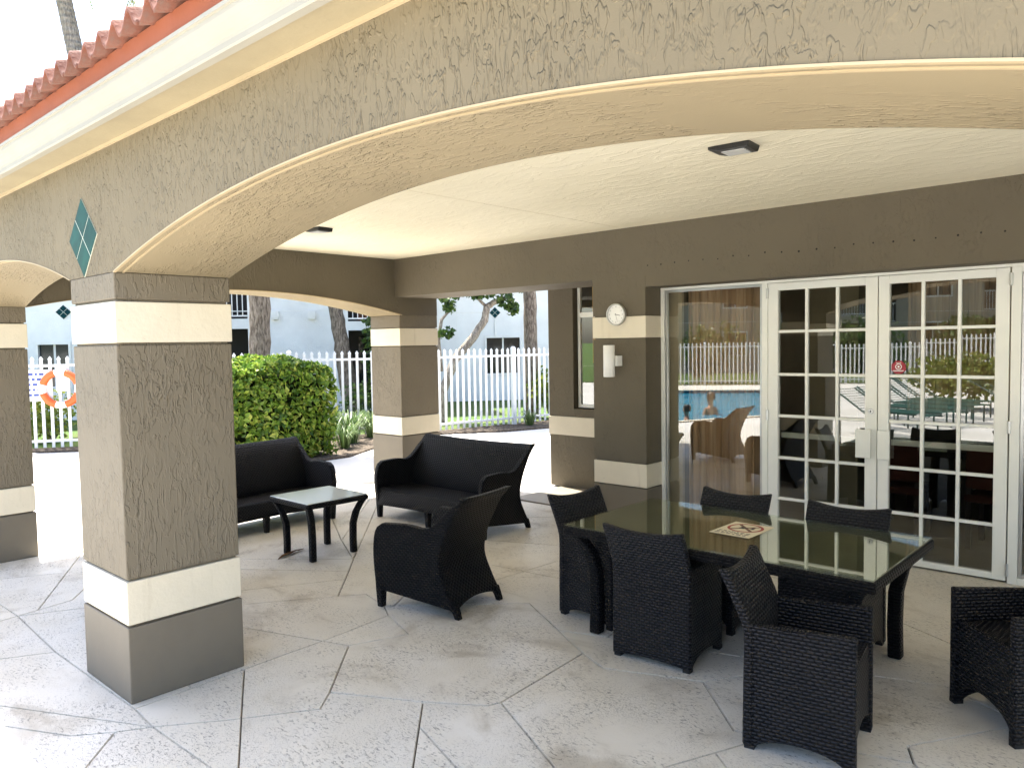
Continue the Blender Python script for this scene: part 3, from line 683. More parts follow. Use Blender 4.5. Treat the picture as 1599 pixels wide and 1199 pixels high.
# ------------------------------------------------------------------ fittings on the loggia
def wall_clock():
    t = thing('wall_clock', 'round white wall clock with silver rim on the pillar beside the glass doors', 'clock', (-.226, 4.70, 2.066))
    R = .104
    MB().lathe([(R*.985,-.001),(R*1.03,-.012),(R*1.03,-.036),(R*1.0,-.044),(R*.93,-.044),(R*.90,-.036),(R*.90,-.030)], 40, (0,0,0), 'y').obj('rim', 'alu', t, True)
    MB().disc(R*.91, (0,-.030,0), n=40).obj('dial', 'clock_face', t)
    num = MB()
    for h in range(12):
        a = PI/2-h*PI/6; cx, cz = math.cos(a)*R*.72, math.sin(a)*R*.72
        s = str(12 if h == 0 else h); wd = .0085
        for k, ch in enumerate(s):
            ox = cx+(k-(len(s)-1)/2)*wd
            seg = {'1': 'bc','2':'abged','3':'abgcd','4':'fgbc','5':'afgcd','6':'afgedc','7':'abc','8':'abcdefg','9':'abcdfg','0':'abcdef'}[ch]
            W2, H2, T2 = .0026, .0055, .0008
            S = {'a':(-W2,W2,H2-T2,H2+T2),'g':(-W2,W2,-T2,T2),'d':(-W2,W2,-H2-T2,-H2+T2),'f':(-W2-T2,-W2+T2,0,H2),'b':(W2-T2,W2+T2,0,H2),'e':(-W2-T2,-W2+T2,-H2,0),'c':(W2-T2,W2+T2,-H2,0)}
            for q in seg: x0, x1, z0, z1 = S[q]; num.add([(ox+x0,-.0312,cz+z0),(ox+x1,-.0312,cz+z0),(ox+x1,-.0312,cz+z1),(ox+x0,-.0312,cz+z1)], [(0,1,2,3)])
    num.obj('numerals', 'ink', t)
    def hand(name, ang, L, wd, y):
        d = (math.sin(ang), math.cos(ang)); n = (d[1], -d[0])
        MB().add([(-d[0]*.012+n[0]*wd,y,-d[1]*.012+n[1]*wd),(d[0]*L+n[0]*wd*.6,y,d[1]*L+n[1]*wd*.6),(d[0]*L-n[0]*wd*.6,y,d[1]*L-n[1]*wd*.6),(-d[0]*.012-n[0]*wd,y,-d[1]*.012-n[1]*wd)], [(0,1,2,3)]).obj(name, 'ink', t)
    hand('hour_hand', math.radians(102), .052, .0033, -.033); hand('minute_hand', math.radians(164), .075, .0016, -.0345)
wall_clock()
def wall_lamp():
    t = thing('wall_lamp', 'white cylinder wall sconce below the clock on the banded pillar', 'wall lamp', (-.215, 4.70, 1.62))
    MB().lathe([(.050,-.152),(.055,-.150),(.055,.150),(.050,.152),(.046,.150),(.046,.12),(.0005,.12)], 32, (-.022,-.135,0)).obj('shade', 'white_metal', t, True)
    MB().box(-.040, .040, -.09, -.0, -.05, .05).obj('bracket', 'white_metal', t, bevel=.004)
wall_lamp()
def ceiling_lamp(x, y, rz, label):
    t = thing('ceiling_lamp', label, 'ceiling lamp', (x, y, 2.885), rz, 'black wedge lamps on the loggia ceiling')
    MB().extr([(-.115,-.001),(-.115,-.018),(-.05,-.034),(.115,-.034),(.125,-.001)], -.08, .08, 'y').obj('housing', 'black_metal', t, bevel=.004)
    MB().box(-.045, .085, -.055, .055, -.0385, -.0342).obj('lens', 'lens', t)
ceiling_lamp(2.018, 2.571, math.radians(4), 'black wedge lamp on cream ceiling above the dining table')
ceiling_lamp(-2.06, 2.56, math.radians(4), 'far black wedge lamp on cream ceiling, half hidden by the big arch')

# ------------------------------------------------------------------ wicker furniture
SB = [(0,.67),(.06,.645),(.15,.590),(.33,.515),(.5,.550),(.65,.625),(.75,.69),(.82,.765)]
ZT = [(0,.590),(.3,.596),(.5,.588),(.62,.580),(.72,.592),(.80,.635),(.88,.705),(.95,.78),(1,.82)]
SF = [(0,.012),(.14,.006),(.35,-.012),(.48,-.004),(.54,.015),(.575,.045),(.60,.10)]
def lounge(name, label, wf, wr, cat, legs_mid=False):
    """faces local +x, front legs at x = 0, the back towards -x"""
    t = thing(name, label, cat)
    L = .67
    th = .055
    def side(sg):
        m = MB()
        def zb(a): return .128-.075*a+.0*a
        def fn(u, v):
            a = u; z0 = zb(a); z1 = lerp_pts(ZT, a); z = z0+(z1-z0)*v
            f = lerp_pts(SF, z) if z < .6 else .10
            b = lerp_pts(SB, min(z, .82)); s = f*(1-a)+b*a
            return (-s, sg*(wf+(wr-wf)*a), z)
        m.sheet(fn, 30, 16, lambda u, v: (0, -sg*th, 0)); return m
    for sg in (1, -1): side(sg).obj('side_panel', 'wicker', t, True, True, .014, 2)
    m = MB()
    def fb(u, v):
        y = -wr+2*wr*u; e = (2*u-1)
        z0 = .045+.045*(1-e*e); z1 = .815-.012*(1-e*e); z = z0+(z1-z0)*v
        return (-lerp_pts(SB, z)-.003, y, z)
    m.sheet(fb, 24, 22, lambda u, v: (.05, 0, 0)); m.obj('backrest', 'wicker', t, True, True, .012, 2)
    m = MB(); wi = wf-th*.5; wj = wr-th*.5
    k = (wr-wf)*.75
    m.add([(0.0,-wi,.25),(0.0,wi,.25),(-.47,wi+k,.24),(-.47,-wi-k,.24),(-.012,-wi,.318),(-.012,wi,.318),(-.49,wi+k,.300),(-.49,-wi-k,.300)],
          [(0,3,2,1),(4,5,6,7),(0,1,5,4),(1,2,6,5),(2,3,7,6),(3,0,4,7)])
    m.obj('seat', 'wicker', t, False, True, .022, 3)
    m = MB().sheet(lambda u, v: (-.004, -wi+2*wi*u, .135+.02*math.sin(PI*u)+v*(.13-.02*math.sin(PI*u))), 12, 2, lambda u, v: (-.03, 0, 0)); m.obj('front_apron', 'wicker', t, True, True)
    for sg in (1, -1):
        y = sg*(wf-.030)
        MB().taper((-.034,y,0), (.022,.022), (-.034,y,.15), (.030,.028)).obj('leg', 'wicker', t, False, True, .006)
        yr = sg*(wr-.028)
        MB().chain([(-.655,yr,0,.018,.022),(-.640,yr,.04,.020,.024),(-.605,yr,.10,.030,.026)]).obj('leg', 'wicker', t, False, True, .006)
    if legs_mid: MB().taper((-.034,0,0), (.022,.022), (-.034,0,.16), (.030,.028)).obj('leg', 'wicker', t, False, True, .006)
    return t
def place(o, x, y, rz): o.location = (x, y, 0); o.rotation_euler = (0, 0, rz)
a1 = lounge('wicker_armchair', 'black wicker armchair turned away beside the low glass table', .335, .26, 'armchair')
ax = math.radians(187.9); c_, s_ = math.cos(ax), math.sin(ax)
# front edge centre of the chair
rear = Vector((.382, 2.132)); fr_c = rear+Vector((c_, s_))*.655
place(a1, fr_c.x, fr_c.y, ax)
a2 = copy_tree(a1, (-1.76, .80, 0), math.radians(182), 'black wicker armchair hidden behind the near pillar, seen only mirrored in the fixed pane')
l1 = lounge('wicker_loveseat', 'black wicker loveseat with back to the far fence, behind the armchair', .80, .80, 'loveseat', True)
tag(l1, group='black wicker loveseats'); place(l1, -1.66, 3.44, math.radians(-90.3))
l2 = copy_tree(l1, (-2.72, 2.345, 0), math.radians(0.5), 'black wicker loveseat half hidden behind the near banded pillar, facing the low table', 'black wicker loveseats')

def side_table():
    t = thing('side_table', 'small black wicker table with glass top coloured like reflected sky between the loveseats', 'side table', (-1.715, 2.265, 0), math.radians(-1))
    H = .515; h = .31
    MB().box(-h, h, -h, h, H-.052, H-.008).obj('table_frame', 'wicker', t, False, True, .018, 3)
    MB().box(-h+.012, h-.012, -h+.012, h-.012, H-.0075, H).obj('glass_top', 'side_glass', t, bevel=.002)
    for sx in (1, -1):
        for sy in (1, -1):
            p = []
            for z, o in ((0,.205),(.12,.203),(.26,.206),(.36,.225),(.43,.252),(.47,.272)): p.append((sx*o, sy*o, z, .026, .026))
            MB().chain(p).obj('leg', 'wicker', t, True, True, .010)
_s = NT('sky_tinted_glass'); M['side_glass'] = _s.done(_s.bsdf((.54, .60, .62), .08, None, .8))  # pale sky reflection put into the base colour of the glass
side_table()

def dining_table():
    t = thing('dining_table', 'long black wicker dining table with dark glass top', 'dining table', (1.995, 2.685, 0))
    H = .682; hx, hy = .915, .515
    MB().box(-hx, hx, -hy, hy, H-.066, H-.008).obj('table_frame', 'wicker', t, False, True, .012, 2)
    MB().box(-hx+.01, hx-.01, -hy+.01, hy-.01, H-.0077, H-.0070).obj('table_panel', 'table_panel', t)
    MB().box(-hx+.010, hx-.010, -hy+.010, hy-.010, H-.006, H+.002).obj('glass_top', 'table_glass', t, bevel=.002)
    for sx in (1, -1):
        for sy in (1, -1):
            p = []
            for z, o in ((0,0),(.2,-.004),(.38,0),(.50,.022),(.58,.06),(.615,.085)): p.append((sx*(.755+o), sy*(.385+o*.9), z, .036, .036))
            MB().chain(p).obj('leg', 'wicker', t, True, True, .012)
    # printed warning sheet lying under the glass: a thing of its own on the table
    g = thing('paper_sign', 'cream warning sheet with a red crossed ring on the glass table', 'sign', (2.006, 2.704, H+.0026), math.radians(-1.5))
    MB().box(-.125, .125, -.165, .165, 0, .0008).obj('sheet', 'paper', g)
    MB().disc(.105, (0,.045,.0012), 'z', 32, r0=.088).obj('ring_mark', 'red', g)
    b = MB()
    for a in (PI/4, -PI/4):
        c, s = math.cos(a), math.sin(a); q = [(-.095,-.010),(.095,-.010),(.095,.010),(-.095,.010)]
        b.add([(x*c-y*s, x*s+y*c+.045, .0012+.0002*(a > 0)) for x, y in q], [(0,1,2,3)])
    b.obj('cross_mark', 'cross_brown', g)
    b = MB().add([(-.035,.02,.0016),(.0,.015,.0016),(.015,.05,.0016),(-.03,.06,.0016)], [(0,1,2,3)]).add([(.03,.03,.0016),(.055,.03,.0016),(.05,.075,.0016),(.035,.075,.0016)], [(0,1,2,3)]); b.obj('pictogram', 'ink', g)
    b = MB()
    for r in range(3):
        x = -.105
        while x < .095:
            wl = random.uniform(.012, .03); b.add([(x,-.085-r*.026,.0012),(x+wl,-.085-r*.026,.0012),(x+wl,-.073-r*.026,.0012),(x,-.073-r*.026,.0012)], [(0,1,2,3)]); x += wl+.009
    b.obj('lettering', 'ink', g)
M['cross_brown'] = plain('sign_brown', (.17, .08, .045), .6)
M['table_panel'] = plain('brown_table_panel', (.15, .148, .115), .5, .3, vary=.15)
dining_table()

def dining_chair():
    """faces local +x; rear legs at x = 0"""
    t = thing('dining_chair', 'x', 'dining chair', group='black wicker dining chairs round the glass table')
    D = .465; hw = .232; th = .042
    XB = [(0,.0),(.3,.004),(.52,.006),(.58,-.012),(.68,-.056),(.80,-.112)]
    def fb(u, v):
        e = 2*u-1; wid = hw*(1-.02*0)+.012*(v if v > .7 else .7)*1.0
        z0 = .012+.018*(1-e*e); z1 = .790-.030*(1-e*e)+.0*e; z = z0+(z1-z0)*v
        return (lerp_pts(XB, z), e*wid, z)
    MB().sheet(fb, 16, 24, lambda u, v: (th, 0, 0)).obj('backrest', 'wicker_highlit', t, True, True, .011, 2)
    for sg in (1, -1):
        def fs(u, v):
            x = .010+(D-.010)*u
            arch = max(0, 1-((u-.5)/.40)**2)**.5
            z0 = .006+.055*arch; z1 = .555+.022*u; z = z0+(z1-z0)*v
            return (x, sg*(hw+.0), z)
        MB().sheet(fs, 24, 14, lambda u, v: (0, -sg*th, 0)).obj('side_panel', 'wicker_highlit', t, False, True, .010, 2)
        MB().box(D-.05, D-.004, sg*hw-(th-.002 if sg > 0 else .0), sg*hw+(th-.002 if sg < 0 else .0), -.0, .02).obj('foot', 'foot', t)
        MB().box(.008, .052, sg*hw-(th-.002 if sg > 0 else .0), sg*hw+(th-.002 if sg < 0 else .0), -.0, .016).obj('foot', 'foot', t)
    wi = hw-th
    MB().add([(D-.02,-wi,.36),(D-.02,wi,.36),(.03,wi,.35),(.03,-wi,.35),(D-.01,-wi,.425),(D-.01,wi,.425),(.03,wi,.405),(.03,-wi,.405)],
             [(0,3,2,1),(4,5,6,7),(0,1,5,4),(1,2,6,5),(2,3,7,6),(3,0,4,7)]).obj('seat', 'wicker_highlit', t, False, True, .014, 2)
    def ff(u, v):
        arch = max(0, 1-((2*u-1)/.98)**2)**.6
        z0 = .05+.085*arch; return (D-.012, -wi+2*wi*u, z0+(.405-z0)*v)
    MB().sheet(ff, 20, 8, lambda u, v: (-.03, 0, 0)).obj('front_panel', 'wicker_highlit', t, False, True)
    return t
ch = dining_chair()
SPOTS = [(1.748, 2.100, 94.7, 'black wicker dining chair at the near side of the table, its woven back to us'),
         (.872, 2.655, -7, 'black wicker dining chair at the left end of the glass table'),
         (2.49, 1.845, 9, 'black wicker dining chair in front, turned sideways at the near right table corner'),
         (1.675, 3.235, -90, 'black wicker dining chair tucked at the far side of the table, left of its twin'),
         (2.41, 3.235, -88, 'black wicker dining chair tucked at the far side of the table by the right door'),
         (3.595, 2.850, 225, 'black wicker dining chair cut by the right edge of the picture')]
for i, (x, y, a, lab) in enumerate(SPOTS):
    if i == 0: place(ch, x, y, math.radians(a)); ch['label'] = lab
    else: copy_tree(ch, (x, y, 0), math.radians(a), lab)
# a dry palm leaf under the side table
lf = MB()
pts = [(-1.80,1.90),(-1.845,1.98),(-1.875,2.07),(-1.905,2.16),(-1.93,2.235)]
wd_ = [.004,.02,.026,.018,.003]
for k in range(4):
    (xa, ya), (xb, yb) = pts[k], pts[k+1]; wa, wb = wd_[k], wd_[k+1]
    lf.add([(xa-wa,ya-wa*.3,.006+wa*.5),(xa,ya,.004),(xb,yb,.004+.012*(k == 2)),(xb-wb,yb-wb*.3,.006+wb*.5)], [(0,1,2,3)])
    lf.add([(xa+wa,ya+wa*.3,.006+wa*.6),(xa,ya,.004),(xb,yb,.004+.012*(k == 2)),(xb+wb,yb+wb*.3,.006+wb*.6)], [(0,1,2,3)])
tag(lf.obj('fallen_leaf', 'dry_leaf'), 'long dry brown leaf on the floor by the side table leg', 'leaf')

# furniture inside the room
def indoor_table():
    t = thing('indoor_table', 'dark wooden table inside the room behind the glass doors', 'table', (2.45, 7.0, .004))
    MB().box(-.85, .85, -.5, .5, .66, .72).obj('tabletop', 'wood', t, bevel=.005)
    for sx in (1, -1):
        for sy in (1, -1): MB().box(sx*.75-.045, sx*.75+.045, sy*.42-.045, sy*.42+.045, 0, .66).obj('leg', 'wood', t)
indoor_table()
def indoor_chair():
    t = thing('indoor_chair', 'x', 'chair', group='red seated chairs inside the room')
    MB().box(-.22, .22, -.22, .22, .40, .47).obj('seat', 'red_fabric', t, bevel=.02)
    MB().box(-.23, -.18, -.21, .21, .52, .90).obj('backrest', 'red_fabric', t, bevel=.02)
    for sx in (1, -1):
        for sy in (1, -1): MB().box(sx*.19-.02, sx*.19+.02, sy*.19-.02, sy*.19+.02, 0, .40 if sx > 0 else .88).obj('leg', 'wood', t)
    return t
ic = indoor_chair()
for i, (x, y, a, lab) in enumerate([(1.95, 6.05, 90, 'red seated chair inside behind the left glass door'), (2.75, 6.0, 86, 'red seated chair inside behind the right glass door'), (3.6, 6.9, 180, 'red seated chair inside at the right end of the indoor table')]):
    if i == 0: place(ic, x, y, math.radians(a)); ic['label'] = lab
    else: copy_tree(ic, (x, y, .004), math.radians(a), lab)
# ------------------------------------------------------------------ fences
def picket_mesh(h=1.72, w=.025):
    m = MB(); m.box(-w, w, -.011, .011, .035, h-.075)
    z = h-.075
    m.add([(-w*1.35,-.012,z+.02),(w*1.35,-.012,z+.02),(w*1.35,.012,z+.02),(-w*1.35,.012,z+.02),(-w,-.011,z),(w,-.011,z),(w,.011,z),(-w,.011,z),(0,0,h)],
          [(4,5,1,0),(5,6,2,1),(6,7,3,2),(7,4,0,3),(0,1,8),(1,2,8),(2,3,8),(3,0,8)])
    return m.mesh('picket', 'white_metal')
PK = picket_mesh()
def fence(P0, P1, label, sp=.14, post_every=2.4, skip=None):
    P0 = Vector(P0); P1 = Vector(P1); d = P1-P0; L = d.length
    t = thing('picket_fence', label, 'fence', (P0.x, P0.y, 0), math.atan2(d.y, d.x), 'white picket fences around the pool')
    for z in (.157, 1.545): MB().box(0, L, -.022, .022, z-.022, z+.022).obj('rail', 'white_metal', t)
    np_ = max(1, round(L/post_every)); pl = L/np_
    pm = MB().box(-.042, .042, -.042, .042, 0, 1.70).taper((0,0,1.70), (.05,.05), (0,0,1.745), (.02,.02)).mesh('post', 'white_metal')
    for i in range(np_+1): o = link('post', pm, t); o.location = (i*pl, 0, 0)
    for i in range(np_):
        n = int(pl/sp); 
        for k in range(1, n): o = link('picket', PK, t); o.location = (i*pl+k*pl/n, 0, 0)
    return t
fA = fence((-15.3,-1.95), (-7.86,8.85), 'white picket fence behind the hedge and the left pillar, with a life ring on it')
fB = fence((-7.80,8.90), (-7.0,13.3), 'white picket fence section right of the banded corner column, in front of a lawn')
fence((-13.4,-15.6), (-2.2,-21.9), 'white picket fence beyond the pool, mirrored in the tall fixed pane', .16)
fence((-2.1,-21.95), (9.5,-27.6), 'white picket fence beyond the pool, mirrored in the right glass door', .16)

def life_ring(loc, rz, label):
    t = thing('life_ring', label, 'life ring', loc, rz, 'orange life rings')
    R, r = .30, .062
    def seg(a0, a1, name, mat):
        m = MB(); n = 8; P = []
        for k in range(n+1):
            a = a0+(a1-a0)*k/n; P.append((0, R*math.cos(a), R*math.sin(a)))
        m.tube(P, r, 12); m.obj(name, mat, t, True)
    for q in range(4):
        c = PI/4+q*PI/2
        seg(c-.50, c+.50, 'orange_section', 'orange_ring'); seg(c+.50, c+PI/2-.50, 'white_band', 'white_paint')
    MB().box(-.14, -.07, -.09, .09, -.05, .42).obj('hanger', 'white_metal', t)
fd = math.atan2(10.8, 7.44)
life_ring((-11.565,3.31,1.12), fd-PI/2, 'orange and white life ring hung on the left fence')
def notice(loc, rz):
    t = thing('notice_board', 'white pool notice board on the fence left of the life ring', 'sign', loc, rz)
    MB().box(-.012, .012, -.26, .26, -.30, .27).obj('panel', 'white_paint', t, bevel=.003)
    b = MB()
    for r in range(5):
        y = -.22
        while y < .18:
            wl = random.uniform(.03, .09); z = .17-r*.095; b.add([(.0135,y,z),(.0135,y+wl,z),(.0135,y+wl,z+.045),(.0135,y,z+.045)], [(0,1,2,3)]); y += wl+.03
    b.obj('lettering', 'blue_ink', t)
notice((-11.87,2.98,1.20), fd-PI/2)

# ------------------------------------------------------------------ apartment buildings
def facade_cells(m, L0, L1, z0, z1, T, holes):
    xs = sorted({L0, L1, *[h[0] for h in holes], *[h[1] for h in holes]}); zs = sorted({z0, z1, *[h[2] for h in holes], *[h[3] for h in holes]})
    for a, b in zip(xs, xs[1:]):
        for c, d in zip(zs, zs[1:]):
            mx, mz = (a+b)/2, (c+d)/2
            if any(h[0] < mx < h[1] and h[2] < mz < h[3] for h in holes): continue
            m.box(a, b, 0, T, c, d)
def apartment(name, label, P0, P1, L0, L1, H, windows, balconies, emblems, roofrise, depth=11, mat='bldg', grooves=(2.80,), ridge=None):
    P0 = Vector(P0); d = Vector(P1)-P0
    t = thing(name, label, 'building', (P0.x, P0.y, 0), math.atan2(d.y, d.x))
    m = MB(); holes = [(a,b,c,e) for a, b, c, e in windows]+[(a,b,c,e) for a, b, c, e in balconies]
    facade_cells(m, L0, L1, 0, H, .25, holes)
    m.box(L0, L0+.25, .25, depth, 0, H); m.box(L1-.25, L1, .25, depth, 0, H); m.box(L0+.25, L1-.25, depth-.25, depth, 0, H)
    m.obj('wall', mat, t)
    for g in grooves: MB().box(L0, L1, -.006, .0, g-.012, g+.012).obj('string_course', 'bldg_trim', t)
    for a, b, c, e in windows:
        f = MB(); w = .05
        f.box(a-.06, b+.06, -.03, .02, c-.08, c); f.box(a-.06, b+.06, -.03, .02, e, e+.08); f.box(a-.06, a, -.03, .02, c, e); f.box(b, b+.06, -.03, .02, c, e)
        f.box((a+b)/2-.025, (a+b)/2+.025, .07, .11, c, e)
        o = f.obj('window', 'bldg_trim', t)
        for x0, x1 in ((a, (a+b)/2-.025), ((a+b)/2+.025, b)): MB().box(x0, x1, .09, .10, c, e).obj('pane', 'dark_glass', o)
    for a, b, c, e in balconies:
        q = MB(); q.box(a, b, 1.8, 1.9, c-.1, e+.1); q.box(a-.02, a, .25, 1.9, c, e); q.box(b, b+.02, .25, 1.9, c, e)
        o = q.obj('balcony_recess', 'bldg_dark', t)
        MB().box(a, b, .02, 1.8, c-.16, c).obj('balcony_floor', 'bldg_trim', o)
        MB().box(a+.3, a+.3+min(1.5, (b-a)*.5), 1.77, 1.80, c, c+2.0).obj('sliding_door', 'dark_glass', o)
        if c > 1:
            MB().box(a, b, .10, .14, c+.98, c+1.03).obj('rail', 'white_metal', o); MB().box(a, b, .10, .14, c+.06, c+.10).obj('rail', 'white_metal', o)
            n = int((b-a)/.13)
            for k in range(1, n): MB().box(a+(b-a)*k/n-.012, a+(b-a)*k/n+.012, .108, .132, c+.10, c+.98).obj('baluster', 'white_metal', o)
    for x, z, h in emblems:
        e = MB().add([(x,-.012,z-h),(x+h,-.012,z),(x,-.012,z+h),(x-h,-.012,z)], [(0,1,2,3)]).obj('tile_emblem', 'grout_white', t)
        for dx, dz in ((0,.5),(.5,0),(0,-.5),(-.5,0)):
            q = h*.46; ox, oz = x+dx*h, z+dz*h
            MB().add([(ox,-.016,oz-q),(ox+q,-.016,oz),(ox,-.016,oz+q),(ox-q,-.016,oz)], [(0,1,2,3)]).obj('tile', 'teal_dark', e)
    r = MB(); a, b = L0-.6, L1+.6; ra, rb = ridge if ridge else (L0+depth/2, L1-depth/2)
    r.add([(a,-.7,H),(b,-.7,H),(b,depth+.7,H),(a,depth+.7,H),(ra,depth/2,H+roofrise),(rb,depth/2,H+roofrise)], [(0,1,5,4),(1,2,5),(2,3,4,5),(3,0,4),(0,3,2,1)])
    ro = r.obj('roof', 'roof_far', t)
    MB().box(a, b, -.72, -.68, H-.16, H+.02).obj('fascia', 'bldg_trim', ro)
    return t
bA = apartment('apartment_building', 'pale two storey apartment building behind the left fence, with balconies and square wall lights', (-18.3,4.7), (-13.3,11.7), -7, 10.2, 6.4,
          [(.22,.93,.9,1.98)], [(3.2,5.35,.1,2.33), (3.2,5.35,2.60,4.9), (8.0,10.0,.1,2.25), (8.0,10.0,2.50,4.9)], [(.85,2.81,.19)], 3.6, ridge=(-12.0, -.2))
for s in (6.07, 7.03):
    o = MB().box(s-.10, s+.10, -.13, 0, 2.62, 2.78).box(s-.09, s+.09, -.12, -.01, 2.57, 2.62).obj('wall_light', 'bldg_trim', bA)
bB = apartment('apartment_building', 'pale apartment building with a teal diamond and one wide window, seen over the right fence', (-13.77,14.77), (-11.56,17.45), -.8, 12, 6.4,
          [(1.44,2.50,.88,2.0)], [], [(1.72,2.79,.18)], 3.4)
MB().box(1.700, 1.725, -.03, -.0, 2.02, 2.60).obj('conduit', 'bldg_trim', bB)
MB().box(.50, .512, -.004, 0, 0, 6.2).obj('expansion_joint', 'bldg_trim', bB)
apartment('apartment_building', 'taupe two storey apartment block beyond the pool, mirrored in the glass doors', (3,-37.5), (-22,-24.5), -3, 27, 6.2,
          [(2,3.2,1,2.2),(2,3.2,3.6,4.9),(10,11.2,1,2.2),(10,11.2,3.6,4.9),(20,21.2,1,2.2),(20,21.2,3.6,4.9)],
          [(4.5,8.5,.1,2.4),(4.5,8.5,2.8,5.2),(13,17.5,.1,2.4),(13,17.5,2.8,5.2)], [], 2.6, 10, 'bldg_taupe')

# ------------------------------------------------------------------ planting
def blob_pts(c, r, n, shell=.55):
    out = []
    while len(out) < n:
        v = Vector((random.uniform(-1,1), random.uniform(-1,1), random.uniform(-1,1)))
        if shell*random.random() < v.length <= 1: out.append((c[0]+v.x*r[0], c[1]+v.y*r[1], c[2]+v.z*r[2]))
    return out
def hedge():
    t = thing('clipped_hedge', 'dense clipped green hedge with sunlit top behind the left loveseat', 'hedge', (-7.4, 4.5, 0))
    hx, hy, H = .78, 1.36, 1.57
    def bul(x, y): return H+.05*math.sin(x*5+1)+.06*math.sin(y*3.1)+.04*math.sin(y*9)
    P = []
    for _ in range(9500):
        f = random.random()
        x, y, z = random.uniform(-hx,hx), random.uniform(-hy,hy), random.uniform(.05,H)
        dpt = abs(random.gauss(0,.05))
        if f < .30: z = bul(x,y)-dpt
        elif f < .62: x = hx-dpt+.05*math.sin(y*4.3+z*3)
        elif f < .72: x = -hx+dpt
        elif f < .88: y = hy-dpt+.05*math.sin(x*5+z*4)
        else: y = -hy+dpt
        # round the upper edges
        k = max(0, z-(H-.34))/.34
        if k > 0: x *= 1-.10*k*k; y *= 1-.05*k*k
        P.append((x, y, min(z, bul(x,y))))
    MB().leaves(P, .112, lambda p: (p[0]*.7, p[1]*.4, .55), 1.15, .34).obj('foliage', 'hedge', t, recalc=False)
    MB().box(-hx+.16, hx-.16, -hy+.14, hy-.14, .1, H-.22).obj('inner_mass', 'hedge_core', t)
    for k in range(5): MB().tube([(-.2+.1*k,-1.0+.5*k,0),(-.15+.1*k,-1.0+.5*k,.7)], [.03,.02], 6).obj('stem', 'bark', t)
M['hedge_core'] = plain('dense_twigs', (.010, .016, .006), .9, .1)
hedge()
def tree(name, label, path, rad, clumps, bark='bark', leaf='leaf_dark', branches=(), nleaf=500, size=.13, group=None, cat='tree', seg=10):
    b = Vector(path[0]); t = thing(name, label, cat, tuple(b), 0, group)
    P = [Vector(p)-b for p in path]
    # refine with slight wobble
    Q = []; R = []
    for i in range(len(P)-1):
        for k in range(6):
            f = k/6; p = P[i].lerp(P[i+1], f); p += Vector((random.uniform(-1,1), random.uniform(-1,1), 0))*rad[0]*.07
            Q.append(p); R.append((rad[i]+(rad[i+1]-rad[i])*f)*random.uniform(.95, 1.06))
    Q.append(P[-1]); R.append(rad[-1])
    tr = MB().tube(Q, R, seg).obj('trunk', bark, t, True)
    for bp, br in branches:
        MB().tube([Vector(p)-b for p in bp], br, 7).obj('branch', bark, tr, True)
    if clumps:
        L = []
        for c, r in clumps: L += blob_pts(Vector(c)-b, r, nleaf)
        MB().leaves(L, size, (0,0,.5)).obj('crown', leaf, t, recalc=False)
    return t
def crown_at(x, y, z, n=9, spread=1.5, r=.8):
    return [((x+random.uniform(-1,1)*spread, y+random.uniform(-1,1)*spread, z+random.uniform(-.5,.8)*spread*.7), (r*random.uniform(.7,1.2), r*random.uniform(.7,1.2), r*random.uniform(.5,.8))) for _ in range(n)]
tree('shade_tree', 'thick grey trunk rising behind the clipped hedge', [(-8.98,5.82,0),(-9.0,5.86,1.5),(-9.02,5.92,2.74),(-9.12,5.97,4.7),(-9.3,6.0,6.2)], [.25,.20,.185,.17,.12],
     crown_at(-8.2,5.9,7.1,9,.9,.6), 'bark', branches=[([(-9.12,5.97,4.7),(-8.2,5.9,6.8)],[.10,.04]), ([(-9.12,5.97,4.9),(-9.9,5.3,6.3)],[.09,.04])], nleaf=330, size=.16)
tree('leaning_tree', 'leaning bare grey trunk seen through the fence left of the corner column', [(-11.75,9.95,0),(-11.87,9.94,.55),(-12.05,9.86,1.75),(-12.21,9.8,2.8),(-12.34,9.75,3.76),(-12.5,9.6,5.5)], [.26,.22,.19,.175,.17,.12],
     crown_at(-12.4,9.6,6.2,7,1.2,.8), 'bark', nleaf=260, size=.16)
cl = [((-8.8,10.47,2.9),(.32,.3,.16)),((-8.53,10.72,3.05),(.35,.3,.16)),((-8.31,10.91,2.95),(.25,.25,.13)),((-8.05,11.16,2.98),(.3,.3,.16)),((-7.83,11.35,2.8),(.22,.22,.2)),((-7.71,11.45,2.6),(.14,.14,.16)),((-8.82,10.4,2.07),(.20,.2,.13)),((-8.9,10.6,2.65),(.15,.15,.14)),((-7.6,11.58,3.08),(.2,.2,.12)),((-8.3,11.0,3.5),(.7,.7,.25)),((-8.9,10.4,3.4),(.5,.5,.25)),((-7.9,11.0,3.9),(.6,.6,.3)),((-8.6,10.2,4.0),(.6,.6,.3)),((-8.3,11.8,4.1),(.6,.6,.3)),((-7.7,10.4,4.2),(.5,.5,.3))]
tree('crooked_tree', 'crooked pale branching tree with small green leaves beyond the right fence', [(-8.99,10.36,0),(-8.98,10.42,.76),(-8.78,10.66,1.49),(-8.49,10.96,1.97),(-8.31,11.15,2.36),(-8.28,11.2,2.65),(-8.16,11.31,2.76),(-7.96,11.5,2.86),(-7.8,11.6,3.3)], [.13,.11,.10,.095,.085,.075,.065,.05,.03],
     cl, 'bark_pale', branches=[([(-9.0,10.4,1.2),(-9.1,10.42,1.9),(-9.04,10.48,2.38),(-8.94,10.59,2.55),(-8.9,10.62,3.0)],[.05,.045,.04,.03,.02]), ([(-8.28,11.2,2.65),(-8.5,10.9,3.0)],[.04,.02])], nleaf=75, size=.12)
